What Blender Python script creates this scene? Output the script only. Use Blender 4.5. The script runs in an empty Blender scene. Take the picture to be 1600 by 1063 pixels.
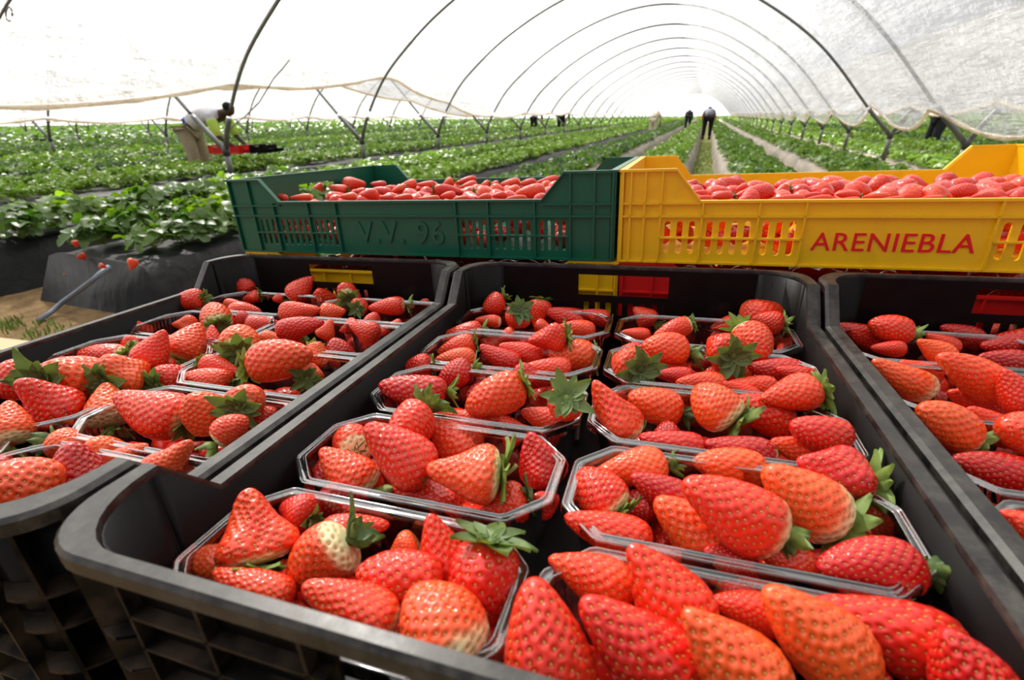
import bpy, bmesh, math, random
import numpy as np
from mathutils import Matrix, Vector, Quaternion

random.seed(7)
rng = np.random.default_rng(7)
SC = bpy.context.scene
COL = SC.collection

# ------------------------------------------------------------------ camera
F_PX = 756.3                      # focal length in pixels of the 1600-wide frame
EYE = .95                         # camera height above the soil
C2W = np.array([[.93921, -.13479, -.31576], [.34316, .39772, .85092], [-.01089, .90755, -.4198]])
O = np.array([0, 0, EYE])
RCW = np.array([[.99783, -.04874, -.04437], [.05019, .99822, .03228], [.04272, -.03444, .99849]])
TCW = np.array([-.24725, .06654, .79244])     # the crates stand on a cart that tilts a little
T = Matrix([list(RCW[i]) + [TCW[i]] for i in range(3)] + [[0, 0, 0, 1]])
CC = RCW.T @ (O - TCW)            # the camera in crate coordinates
MC = RCW.T @ C2W                  # camera axes in crate coordinates

def pray(x, y):
    return np.array([(x - 800) / F_PX, -(y - 531.5) / F_PX, 1.])
def c_onz(x, y, z):
    d = MC @ pray(x, y)
    return CC + d * ((z - CC[2]) / d[2])

cam = bpy.data.cameras.new('camera')
co = bpy.data.objects.new('camera', cam)
COL.objects.link(co)
cam.sensor_width = 36
cam.lens = F_PX / 1600 * 36
cam.clip_start = .02
cam.clip_end = 500
co.matrix_world = Matrix([[C2W[i][0], C2W[i][1], -C2W[i][2], O[i]] for i in range(3)] + [[0, 0, 0, 1]])
cam.dof.use_dof = True
cam.dof.focus_distance = .46
cam.dof.aperture_fstop = 9
SC.camera = co

# ------------------------------------------------------------------ materials
def mat(name, base=(.5, .5, .5), rough=.5, spec=.5, **kw):
    m = bpy.data.materials.new(name)
    m.use_nodes = True
    nt = m.node_tree
    b = nt.nodes['Principled BSDF']
    b.inputs['Base Color'].default_value = (*base, 1)
    b.inputs['Roughness'].default_value = rough
    b.inputs['Specular IOR Level'].default_value = spec
    for k, v in kw.items():
        b.inputs[k].default_value = v
    return m
def N(m, kind, **kw):
    n = m.node_tree.nodes.new(kind)
    for k, v in kw.items():
        if k in n.inputs:
            n.inputs[k].default_value = v
        else:
            setattr(n, k, v)
    return n
def L(m, a, b):
    m.node_tree.links.new(a, b)
def BS(m):
    return m.node_tree.nodes['Principled BSDF']
def mix(m, fac, a, b, mode='MIX'):
    n = m.node_tree.nodes.new('ShaderNodeMix')
    n.data_type = 'RGBA'
    n.blend_type = mode
    for sock, v in ((n.inputs[0], fac), (n.inputs[6], a), (n.inputs[7], b)):
        if isinstance(v, (int, float)):
            sock.default_value = v
        elif isinstance(v, tuple):
            sock.default_value = (*v, 1)
        else:
            L(m, v, sock)
    return n.outputs[2]
def mth(m, op, a, b=None, clamp=False):
    n = m.node_tree.nodes.new('ShaderNodeMath')
    n.operation = op
    n.use_clamp = clamp
    for s, v in ((n.inputs[0], a), (n.inputs[1], b)):
        if v is None:
            continue
        if isinstance(v, (int, float)):
            s.default_value = v
        else:
            L(m, v, s)
    return n.outputs[0]
def noise(m, scale, detail=3, coord='Object', rough=.5, map_scale=None):
    tc = N(m, 'ShaderNodeTexCoord')
    n = N(m, 'ShaderNodeTexNoise', Scale=scale, Detail=detail, Roughness=rough)
    src = tc.outputs[coord]
    if map_scale:
        mp = N(m, 'ShaderNodeMapping')
        mp.inputs['Scale'].default_value = map_scale
        L(m, src, mp.inputs[0]); src = mp.outputs[0]
    L(m, src, n.inputs['Vector'])
    return n.outputs['Fac']
def smooth(m, v, lo, hi):
    n = N(m, 'ShaderNodeMapRange', interpolation_type='SMOOTHSTEP')
    n.inputs[1].default_value = lo; n.inputs[2].default_value = hi
    L(m, v, n.inputs[0])
    return n.outputs[0]
def bump(m, h, strength, dist=.01):
    n = N(m, 'ShaderNodeBump', Strength=strength, Distance=dist)
    L(m, h, n.inputs['Height'])
    L(m, n.outputs[0], BS(m).inputs['Normal'])

# strawberry flesh: object colour r = pale shoulder, g = tone (orange to crimson), b = random
def m_flesh(attr=None):
    m = mat('strawberry_flesh', rough=.3, spec=.34)
    b = BS(m)
    at = N(m, 'ShaderNodeAttribute', attribute_name='skin')
    oi = N(m, 'ShaderNodeObjectInfo')
    if attr:
        oi = N(m, 'ShaderNodeAttribute', attribute_name=attr)
    sx = N(m, 'ShaderNodeSeparateColor'); L(m, oi.outputs['Color'], sx.inputs[0])
    st = N(m, 'ShaderNodeSeparateColor'); L(m, at.outputs['Color'], st.inputs[0])
    t, dim = st.outputs[0], st.outputs[1]
    nz = noise(m, 2.2, 3)
    tone = mth(m, 'ADD', sx.outputs[1], mth(m, 'MULTIPLY', mth(m, 'SUBTRACT', nz, .5), .45), True)
    r1 = N(m, 'ShaderNodeValToRGB')
    e = r1.color_ramp.elements
    e[0].position = 0; e[0].color = (.90, .11, .018, 1)
    e[1].position = 1; e[1].color = (.42, .003, .010, 1)
    x = e.new(.35); x.color = (.82, .036, .009, 1)
    x = e.new(.7); x.color = (.66, .011, .009, 1)
    L(m, tone, r1.inputs[0])
    # pits are a little deeper red, the ripening pale shoulder fades in towards the calyx
    c = r1.outputs[0]
    tt = mth(m, 'ADD', t, mth(m, 'MULTIPLY', mth(m, 'SUBTRACT', nz, .5), mth(m, 'MULTIPLY', sx.outputs[0], .3)))
    ed = mth(m, 'MULTIPLY', sx.outputs[0], .46)
    k = mth(m, 'SUBTRACT', 1., mth(m, 'DIVIDE', tt, mth(m, 'MAXIMUM', ed, .01)))
    k2 = smooth(m, k, -.35, .5)
    k2 = mth(m, 'MULTIPLY', k2, smooth(m, sx.outputs[0], .02, .25))
    pale = N(m, 'ShaderNodeValToRGB')
    pe = pale.color_ramp.elements
    pe[0].position = 0; pe[0].color = (.90, .20, .06, 1)
    pe[1].position = 1; pe[1].color = (.84, .76, .42, 1)
    L(m, k2, pale.inputs[0])
    c = mix(m, k2, c, pale.outputs[0])
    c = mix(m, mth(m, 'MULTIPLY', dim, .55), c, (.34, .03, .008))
    L(m, c, b.inputs['Base Color'])
    b.inputs['Subsurface Weight'].default_value = .12
    b.inputs['Subsurface Radius'].default_value = (.4, .08, .04)
    b.inputs['Subsurface Scale'].default_value = .01
    b.inputs['Coat Weight'].default_value = .6
    b.inputs['Coat Roughness'].default_value = .05
    return m
M_FLESH = m_flesh()
M_FLESH_B = m_flesh('tint')
M_SEED = mat('achene_yellow', (.72, .40, .06), .4)
def m_leafy(name, c1, c2, rough=.42, trans=.35, scale=30, back=None):
    m = mat(name, c1, rough, .5)
    b = BS(m)
    oi = N(m, 'ShaderNodeObjectInfo')
    nz = noise(m, scale, 3)
    f = mth(m, 'ADD', nz, mth(m, 'MULTIPLY', mth(m, 'SUBTRACT', oi.outputs['Random'], .5), .5), True)
    c = mix(m, smooth(m, f, .25, .75), c1, c2)
    if back:
        g = N(m, 'ShaderNodeNewGeometry')
        c = mix(m, mth(m, 'MULTIPLY', g.outputs['Backfacing'], .75), c, back)
    L(m, c, b.inputs['Base Color'])
    tr = N(m, 'ShaderNodeBsdfTranslucent')
    tc = mix(m, 1., c, (1.25, 1.35, .6), 'MULTIPLY')
    L(m, tc, tr.inputs[0])
    ms = N(m, 'ShaderNodeMixShader'); ms.inputs[0].default_value = trans
    out = m.node_tree.nodes['Material Output']
    L(m, b.outputs[0], ms.inputs[1]); L(m, tr.outputs[0], ms.inputs[2]); L(m, ms.outputs[0], out.inputs[0])
    return m
M_CALYX = m_leafy('calyx_green', (.055, .11, .025), (.24, .36, .07), .5, .25, 3.0, (.12, .19, .06))
M_STEM = mat('stem_green', (.30, .36, .10), .5)
M_LEAF = m_leafy('leaf_green', (.045, .12, .010), (.22, .36, .026), .36, .42, 9., (.11, .19, .05))
M_PETAL = mat('petal_white', (.85, .85, .8), .6)

def m_black():
    m = mat('black_crate_plastic', (.012, .011, .011), .38, .14)
    nz = noise(m, 40, 6, rough=.7); n2 = noise(m, 5, 3)
    d = mth(m, 'MULTIPLY', smooth(m, nz, .45, .8), smooth(m, n2, .4, .7))
    c = mix(m, mth(m, 'MULTIPLY', d, .5), (.0026, .0018, .0018), (.022, .018, .015))
    L(m, c, BS(m).inputs['Base Color'])
    L(m, mth(m, 'ADD', mth(m, 'MULTIPLY', nz, .3), .3), BS(m).inputs['Roughness'])
    bump(m, noise(m, 120, 4), .08, .001)
    return m
M_BLACK = m_black()
def m_rim():
    m = mat('worn_black_rim', (.03, .03, .03), .4, .42)
    nz = noise(m, 60, 6, rough=.75); n2 = noise(m, 7, 4)
    c = mix(m, mth(m, 'MULTIPLY', smooth(m, nz, .35, .75), n2), (.008, .0075, .0075), (.12, .105, .09))
    L(m, c, BS(m).inputs['Base Color'])
    L(m, mth(m, 'ADD', mth(m, 'MULTIPLY', nz, .35), .2), BS(m).inputs['Roughness'])
    bump(m, nz, .12, .001)
    return m
M_RIM = m_rim()
def m_ribs():
    m = mat('dusty_black_rib', (.03, .025, .02), .55, .15)
    c = mix(m, smooth(m, noise(m, 50, 5), .35, .7), (.003, .0025, .002), (.045, .030, .020))
    L(m, c, BS(m).inputs['Base Color'])
    return m
M_RIB = m_ribs()
def m_crate(name, c, dark, trans):
    m = mat(name, c, .35, .5)
    nz = noise(m, 30, 5, rough=.7)
    col = mix(m, mth(m, 'MULTIPLY', smooth(m, nz, .5, .8), .5), c, dark)
    L(m, col, BS(m).inputs['Base Color'])
    bump(m, noise(m, 90, 3), .05, .001)
    tr = N(m, 'ShaderNodeBsdfTranslucent'); L(m, col, tr.inputs[0])
    ms = N(m, 'ShaderNodeMixShader'); ms.inputs[0].default_value = trans
    L(m, BS(m).outputs[0], ms.inputs[1]); L(m, tr.outputs[0], ms.inputs[2])
    L(m, ms.outputs[0], m.node_tree.nodes['Material Output'].inputs[0])
    return m
M_GREEN = m_crate('green_crate_plastic', (.005, .115, .062), (.012, .09, .055), .08)
M_YELLOW = m_crate('yellow_crate_plastic', (.96, .60, .010), (.78, .42, .012), .16)
M_RED = m_crate('red_crate_plastic', (.75, .014, .014), (.5, .012, .012), .15)
M_REDINK = mat('red_paint', (.80, .012, .018), .5, .25)

def m_clear():
    m = bpy.data.materials.new('clear_plastic'); m.use_nodes = True
    nt = m.node_tree; nt.nodes.clear()
    out = N(m, 'ShaderNodeOutputMaterial')
    fr = N(m, 'ShaderNodeFresnel', IOR=1.5)
    tr = N(m, 'ShaderNodeBsdfTransparent'); tr.inputs[0].default_value = (.93, .93, .94, 1)
    gl = N(m, 'ShaderNodeBsdfGlossy', Roughness=.06); gl.inputs[0].default_value = (1, 1, 1, 1)
    ms = N(m, 'ShaderNodeMixShader')
    L(m, mth(m, 'ADD', mth(m, 'MULTIPLY', fr.outputs[0], 1.15), .025, True), ms.inputs[0])
    L(m, tr.outputs[0], ms.inputs[1]); L(m, gl.outputs[0], ms.inputs[2]); L(m, ms.outputs[0], out.inputs[0])
    return m
M_CLEAR = m_clear()
def m_clear_rim():
    m = bpy.data.materials.new('clear_plastic_rim'); m.use_nodes = True
    nt = m.node_tree; nt.nodes.clear()
    out = N(m, 'ShaderNodeOutputMaterial')
    fr = N(m, 'ShaderNodeFresnel', IOR=1.6)
    tr = N(m, 'ShaderNodeBsdfTransparent'); tr.inputs[0].default_value = (.97, .97, .97, 1)
    gl = N(m, 'ShaderNodeBsdfGlossy', Roughness=.06); gl.inputs[0].default_value = (1, 1, 1, 1)
    ms = N(m, 'ShaderNodeMixShader')
    L(m, mth(m, 'ADD', mth(m, 'MULTIPLY', fr.outputs[0], 2.7), .05, True), ms.inputs[0])
    L(m, tr.outputs[0], ms.inputs[1]); L(m, gl.outputs[0], ms.inputs[2]); L(m, ms.outputs[0], out.inputs[0])
    return m
M_CLRIM = m_clear_rim()

def m_film(name, opac, tint):
    m = bpy.data.materials.new(name); m.use_nodes = True
    nt = m.node_tree; nt.nodes.clear()
    out = N(m, 'ShaderNodeOutputMaterial')
    tr = N(m, 'ShaderNodeBsdfTransparent'); tr.inputs[0].default_value = (.97, .97, .97, 1)
    df = N(m, 'ShaderNodeBsdfDiffuse'); df.inputs[0].default_value = (*tint, 1)
    tl = N(m, 'ShaderNodeBsdfTranslucent'); tl.inputs[0].default_value = (*tint, 1)
    gl = N(m, 'ShaderNodeBsdfGlossy', Roughness=.22); gl.inputs[0].default_value = (1, 1, 1, 1)
    nz = noise(m, 1.0, 5, rough=.62, map_scale=(.8, 2.2, 2.2))
    n2 = noise(m, 1.0, 4, rough=.6, map_scale=(2.5, .7, 5.))
    bp = N(m, 'ShaderNodeBump', Strength=.9, Distance=.25)
    L(m, mth(m, 'ADD', nz, mth(m, 'MULTIPLY', n2, .8)), bp.inputs['Height'])
    for s in (df, tl, gl):
        L(m, bp.outputs[0], s.inputs['Normal'])
    a = N(m, 'ShaderNodeMixShader'); a.inputs[0].default_value = .55
    L(m, df.outputs[0], a.inputs[1]); L(m, tl.outputs[0], a.inputs[2])
    g = N(m, 'ShaderNodeMixShader'); g.inputs[0].default_value = .08
    L(m, a.outputs[0], g.inputs[1]); L(m, gl.outputs[0], g.inputs[2])
    f = N(m, 'ShaderNodeMixShader')
    L(m, mth(m, 'ADD', mth(m, 'MULTIPLY', mth(m, 'SUBTRACT', n2, .5), .5), opac, True), f.inputs[0])
    L(m, tr.outputs[0], f.inputs[1]); L(m, g.outputs[0], f.inputs[2]); L(m, f.outputs[0], out.inputs[0])
    return m
M_FILM = m_film('tunnel_film', .66, (.66, .66, .67))
M_ROLL = m_film('film_edge_roll', .8, (.74, .63, .48))
def m_soil():
    m = mat('sandy_soil', (.5, .34, .17), .95, .2)
    n1 = noise(m, 9, 9, rough=.7); n2 = noise(m, .6, 3)
    c = mix(m, smooth(m, n1, .3, .75), (.17, .10, .045), (.40, .27, .13))
    c = mix(m, mth(m, 'MULTIPLY', smooth(m, n2, .5, .72), .5), c, (.20, .22, .06))
    L(m, c, BS(m).inputs['Base Color'])
    bump(m, n1, .8, .08)
    return m
M_SOIL = m_soil()
M_GRASSG = mat('path_turf', (.20, .22, .05), .9, .2)
_c = mix(M_GRASSG, smooth(M_GRASSG, noise(M_GRASSG, 4, 6), .35, .7), (.11, .17, .03), (.34, .28, .10))
L(M_GRASSG, _c, BS(M_GRASSG).inputs['Base Color'])
M_GRASS = mat('grass_blade', (.16, .26, .04), .6, .3)
def m_mulch(name, c1, c2, lo, hi, rough):
    m = mat(name, c1, rough, .22)
    nz = noise(m, 3., 7, rough=.65, map_scale=(1, .5, 2))
    c = mix(m, smooth(m, nz, lo, hi), c1, c2)
    L(m, c, BS(m).inputs['Base Color'])
    bump(m, noise(m, 6, 4, map_scale=(3., 2., .8)), .5, .03)
    return m
M_MULCH = m_mulch('black_mulch_film', (.010, .010, .011), (.04, .037, .034), .45, .85, .55)
M_SUNSHEEN = m_mulch('sun_sheen_mulch_film', (.17, .15, .125), (.37, .31, .235), .3, .7, .55)  # grazing sun glare on black film, painted in as a grey-beige base colour
M_STEEL = mat('galvanised_steel', (.19, .19, .19), .45, .5, Metallic=.6)
M_DARKSTEEL = mat('dark_clamp', (.05, .05, .05), .5)
M_WOOD = mat('pale_wood', (.62, .47, .28), .7, .3)
_c = mix(M_WOOD, noise(M_WOOD, 8, 5, map_scale=(1, 12, 12)), (.50, .35, .18), (.72, .57, .36))
L(M_WOOD, _c, BS(M_WOOD).inputs['Base Color'])
M_HOSE = mat('blue_grey_hose', (.16, .19, .25), .5)
M_SKIN = mat('dark_skin', (.055, .028, .018), .5)
def cloth(name, c):
    m = mat(name, c, .85, .2)
    bump(m, noise(m, 25, 4), .5, .02)
    return m

# ------------------------------------------------------------------ mesh helpers
def mesh(name, v, f, mats, smoothf=True, mi=None):
    me = bpy.data.meshes.new(name)
    me.from_pydata([tuple(map(float, p)) for p in v], [], [tuple(map(int, q)) for q in f])
    for m in (mats if isinstance(mats, (list, tuple)) else [mats]):
        me.materials.append(m)
    if smoothf:
        me.polygons.foreach_set('use_smooth', [True] * len(me.polygons))
    if mi is not None:
        me.polygons.foreach_set('material_index', [int(i) for i in mi])
    me.update()
    return me
def ob(name, data, parent=None, loc=None):
    o = bpy.data.objects.new(name, data)
    COL.objects.link(o)
    if parent is not None:
        o.parent = parent
    if loc is not None:
        o.location = loc
    return o
def tag(o, label, cat, group=None, kind=None):
    o['label'] = label; o['category'] = cat
    if group: o['group'] = group
    if kind: o['kind'] = kind
    return o
def thing(name, label, cat, M=None, group=None):
    o = bpy.data.objects.new(name, None)
    COL.objects.link(o)
    o.empty_display_size = .02
    if M is not None:
        o.matrix_world = M
    return tag(o, label, cat, group)
class MB:
    """collects shapes into one mesh"""
    def __init__(s): s.v = []; s.f = []; s.m = []
    def add(s, v, f, m=0):
        b = len(s.v)
        s.v += [tuple(p) for p in v]
        s.f += [tuple(b + i for i in q) for q in f]
        s.m += [m] * len(f)
    def box(s, x0, x1, y0, y1, z0, z1, m=0):
        s.add([(x, y, z) for x in (x0, x1) for y in (y0, y1) for z in (z0, z1)],
              [(0, 1, 3, 2), (4, 6, 7, 5), (0, 4, 5, 1), (2, 3, 7, 6), (0, 2, 6, 4), (1, 5, 7, 3)], m)
    def tube(s, pts, r, n=8, m=0, cap=True):
        pts = [np.array(p, float) for p in pts]
        rs = r if isinstance(r, (list, tuple)) else [r] * len(pts)
        v = []; up = np.array([0, 0, 1.])
        for i, p in enumerate(pts):
            d = pts[min(i + 1, len(pts) - 1)] - pts[max(i - 1, 0)]
            d /= np.linalg.norm(d) + 1e-12
            a = np.cross(d, up if abs(d[2]) < .95 else np.array([1., 0, 0])); a /= np.linalg.norm(a)
            b = np.cross(d, a)
            v += [p + rs[i] * (math.cos(t) * a + math.sin(t) * b) for t in np.linspace(0, 2 * math.pi, n, endpoint=False)]
        f = [(i * n + j, i * n + (j + 1) % n, (i + 1) * n + (j + 1) % n, (i + 1) * n + j) for i in range(len(pts) - 1) for j in range(n)]
        if cap:
            f += [tuple(range(n - 1, -1, -1)), tuple((len(pts) - 1) * n + j for j in range(n))]
        s.add(v, f, m)
    def loop(s, rings, closed=True, m=0):
        """rings: list of equal-length point lists; a skin over them, each ring closed"""
        n = len(rings[0]); k = len(rings)
        v = [p for r in rings for p in r]
        f = []
        for i in range(k if closed else k - 1):
            for j in range(n):
                a, b = i * n, ((i + 1) % k) * n
                f.append((a + j, a + (j + 1) % n, b + (j + 1) % n, b + j))
        s.add(v, f, m)
    def build(s, name, mats, parent=None, smoothf=False):
        return ob(name, mesh(name, s.v, s.f, mats, smoothf, s.m), parent)
def copy_tree(root, M):
    """a copy of a thing, its parts and their sub-parts (mesh data shared)"""
    r = root.copy(); COL.objects.link(r); r.matrix_world = M
    for ch in list(root.children):
        c = ch.copy(); COL.objects.link(c); c.parent = r
        for g in list(ch.children):
            d = g.copy(); COL.objects.link(d); d.parent = c
    return r
# ------------------------------------------------------------------ crates
W, LEN, DROP, D1, D2, HB = .400, .510, .0336, .055, .083, .1445
def tr(x, y, z):
    return T @ Matrix.Translation((x, y, z))

def rim_path(inset=0., n=8, r=.05, insy=None):
    """rounded rectangle with the rim height of the stacking crate; (x, y, z)"""
    insy = inset * .55 if insy is None else insy
    x0, x1, y0, y1 = inset, W - inset, insy, LEN - insy
    rr, ry = r - inset, r - insy
    pts = []
    def arc(cx, cy, a0):
        return [(cx + rr * math.cos(a0 + i / n * math.pi / 2), cy + ry * math.sin(a0 + i / n * math.pi / 2), 0.) for i in range(n + 1)]
    def side(x, ys):
        return [(x, y, -DROP if D2 - 1e-6 <= y <= LEN - D2 + 1e-6 else 0.) for y in ys]
    pts += arc(x0 + rr, y0 + ry, math.pi)
    pts += [(x0 + rr + (x1 - x0 - 2 * rr) * k / 6, y0, 0.) for k in range(1, 6)]
    pts += arc(x1 - rr, y0 + ry, 1.5 * math.pi)
    mids = [D2 + (LEN - 2 * D2) * k / 8 for k in range(9)]
    pts += side(x1, [D1] + mids + [LEN - D1])
    pts += arc(x1 - rr, y1 - ry, 0)
    pts += [(x1 - rr - (x1 - x0 - 2 * rr) * k / 6, y1, 0.) for k in range(1, 6)]
    pts += arc(x0 + rr, y1 - ry, .5 * math.pi)
    pts += side(x0, [LEN - D1] + mids[::-1] + [D1])
    return pts

def black_crate():
    root = thing('black_crate', 'x', 'crate')
    b = MB()
    o0, o1, o2, o3 = rim_path(0, r=.034), rim_path(.003, r=.034), rim_path(.0118), rim_path(.0124)
    dz = lambda P, d: [(x, y, z + d) for x, y, z in P]
    b.loop([dz(o0, -.009), dz(o0, -.0022), dz(o1, 0), dz(o2, 0), dz(o3, -.002), dz(o3, -.005), dz(o1, -.008)], True)
    b.build('rim', M_RIM, root, False)
    # inner skin: rounded corner pieces and flat walls with a little draft
    zi = -HB
    t, off, dr = .0018, .0125, .003
    def wall_strip(P, name):
        q = MB()
        top = [np.array(p) for p in P]
        for (k, ins) in ((0, 0), (1, t)):
            pass
        c = np.array([W / 2, LEN / 2, 0])
        def inn(p, d):
            v = p - c; v[2] = 0
            u = np.array([np.sign(v[0]) if abs(v[0]) > W / 2 - .0499 else 0, np.sign(v[1]) if abs(v[1]) > LEN / 2 - .0499 else 0, 0])
            return p - u * d / max(1, np.linalg.norm(u))
        A = [tuple(p + [0, 0, -.004]) for p in top]
        B = [tuple(np.append(inn(p, dr)[:2], zi)) for p in top]
        A2 = [tuple(inn(np.array(p), -t)) for p in A]; B2 = [tuple(inn(np.array(p), -t)) for p in B]
        n = len(A)
        v = A + B + A2 + B2
        f = []
        for i in range(n - 1):
            f += [(i, i + 1, n + i + 1, n + i), (2 * n + i + 1, 2 * n + i, 3 * n + i, 3 * n + i + 1),
                  (n + i, n + i + 1, 3 * n + i + 1, 3 * n + i), (i + 1, i, 2 * n + i, 2 * n + i + 1)]
        f += [(0, n, 3 * n, 2 * n), (n - 1, 3 * n - 1, 4 * n - 1, 2 * n - 1)]
        q.add(v, f)
        return q.build(name, M_BLACK, root, True)
    P = rim_path(off, insy=.0088)
    x0, x1, y0, y1, rr = off, W - off, .0088, LEN - .0088, .05 - off
    n = 9
    iF, iR, iB, iL = n + 5, 2 * n + 5 + 11, 3 * n + 5 + 11 + 5, 4 * n + 5 + 11 + 5
    wall_strip(P[0:n], 'corner'); wall_strip(P[n + 5:2 * n + 5], 'corner')
    wall_strip(P[2 * n + 16:3 * n + 16], 'corner'); wall_strip(P[3 * n + 21:4 * n + 21], 'corner')
    wall_strip([P[2 * n + 4]] + P[2 * n + 5:2 * n + 16] + [P[2 * n + 16]], 'long_wall')
    wall_strip([P[4 * n + 20]] + P[4 * n + 21:4 * n + 32] + [P[0]], 'long_wall')
    # end walls with hand hole
    for yy, s in ((y0, 1), (y1, -1)):
        q = MB()
        hx0, hx1, hz0, hz1 = .148, .256, -.037, -.011
        a = lambda z: yy + s * dr * (z / zi)
        def slab(xa, xb, za, zb):
            q.add([(xa, a(za), za), (xb, a(za), za), (xb, a(zb), zb), (xa, a(zb), zb),
                   (xa, a(za) - s * t, za), (xb, a(za) - s * t, za), (xb, a(zb) - s * t, zb), (xa, a(zb) - s * t, zb)],
                  [(0, 1, 2, 3), (7, 6, 5, 4), (0, 4, 5, 1), (2, 6, 7, 3), (1, 5, 6, 2), (0, 3, 7, 4)])
        xa, xb = x0 + rr, x1 - rr
        slab(xa, hx0, zi, -.004); slab(hx1, xb, zi, -.004); slab(hx0, hx1, hz1, -.004)
        slab(hx0, hx1, zi, -.062); slab(hx0, hx1, -.046, hz0)
        for k in range(8):     # small ventilation slots below the hand hole
            slab(hx0 + k * .0137, hx0 + k * .0137 + .007, -.062, -.046)
        slab(hx1 - .005, hx1, -.062, -.046)
        q.build('end_wall', M_BLACK, root)
        # outer lattice of thin ribs and ledges
        g = MB()
        ya, yb = (.0018, y0 + .004) if s > 0 else (y1 - .004, LEN - .0018)
        for x in (.051, .092, .139, .186, .214, .261, .308, .349):
            zt_ = -.066 if .15 < x < .25 else -.010
            yo = .0018 if s > 0 else LEN - .0018
            q_ = [(yo, zi), (yo, zt_), (a(zt_) - s * .0012, zt_), (a(zi) - s * .0012, zi)]
            g.add([(x + e_, y_, z_) for e_ in (-.0009, .0009) for y_, z_ in q_], [(0, 1, 2, 3), (7, 6, 5, 4)] + [(i, (i + 1) % 4, 4 + (i + 1) % 4, 4 + i) for i in range(4)])
        for z in (-.030, -.049, -.070, -.100, -.125):
            ya, yb = sorted((.0018 if s > 0 else LEN - .0018, a(z) - s * .0012))
            if z > -.066:
                g.box(.050, .146, ya, yb, z - .0009, z + .0009); g.box(.258, .350, ya, yb, z - .0009, z + .0009)
            else:
                g.box(.050, .350, ya, yb, z - .0009, z + .0009)
        oo, ii = rim_path(.003, r=.034), rim_path(off, insy=.0088)
        for a_, b_ in (((0, 9), (14, 23)) if s > 0 else ((34, 43), (48, 57))):
            for z in (-.049, -.070, -.100, -.125):      # ledges round the corners
                A, B = oo[a_:b_], ii[a_:b_]
                m_ = len(A)
                v = [(p[0], p[1], z + d) for d in (-.0009, .0009) for P_ in (A, B) for p in P_]
                g.add(v, [(i, i + 1, m_ + i + 1, m_ + i) for i in range(m_ - 1)] + [(3 * m_ + i, 3 * m_ + i + 1, 2 * m_ + i + 1, 2 * m_ + i) for i in range(m_ - 1)]
                      + [(2 * m_ + i, 2 * m_ + i + 1, i + 1, i) for i in range(m_ - 1)])
            for q_ in (3, 6):                                   # upright ribs round the corners
                p, c_ = np.array(oo[a_ + q_]), np.array(ii[a_ + q_])
                t_ = np.array([-(c_ - p)[1], (c_ - p)[0], 0]); t_ = t_ / np.linalg.norm(t_) * .0009
                g.add([tuple(w_ + e_ * t_ + np.array([0, 0, z])) for z in (zi, -.010) for w_, e_ in ((p, -1), (p, 1), (c_, 1), (c_, -1))],
                      [(0, 1, 5, 4), (1, 2, 6, 5), (2, 3, 7, 6), (3, 0, 4, 7)])
        g.build('rib_lattice', M_RIB, root)
    for xa, xb in ((.003, x0), (x1, W - .003)):
        g = MB()
        for k in range(9):
            y = .06 + k * .04875
            g.box(xa, xb, y - .0009, y + .0009, zi, -.036 if D2 < y < LEN - D2 else -.013)
        for z in (-.06, -.09, -.12):
            g.box(xa, xb, .052, LEN - .052, z - .0009, z + .0009)
        g.build('side_lattice', M_RIB, root)
    g = MB()
    g.box(x0 + dr, x1 - dr, y0 + dr, y1 - dr, zi, zi + .003)
    for k in range(7):
        g.box(x0 + dr, x1 - dr, .03 + k * .073, .036 + k * .073, zi - .004, zi)
    g.build('base', M_BLACK, root)
    return root

GAP = .005
CRX = {'left': -W - GAP, 'middle': 0., 'right': W + .004}
bc = black_crate()
bc['label'] = 'middle black crate, whole, its two columns of punnets heaped with strawberries'
bc['group'] = 'black crates of strawberry punnets'
for k, lab in (('left', 'black crate with sandy ground behind, standing below the green crate at its far end'),
               ('right', 'black crate standing below the yellow crate with the red lettering')):
    c = copy_tree(bc, tr(CRX[k], 0, 0)); c['label'] = lab
bc.matrix_world = tr(0, 0, 0)

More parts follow.
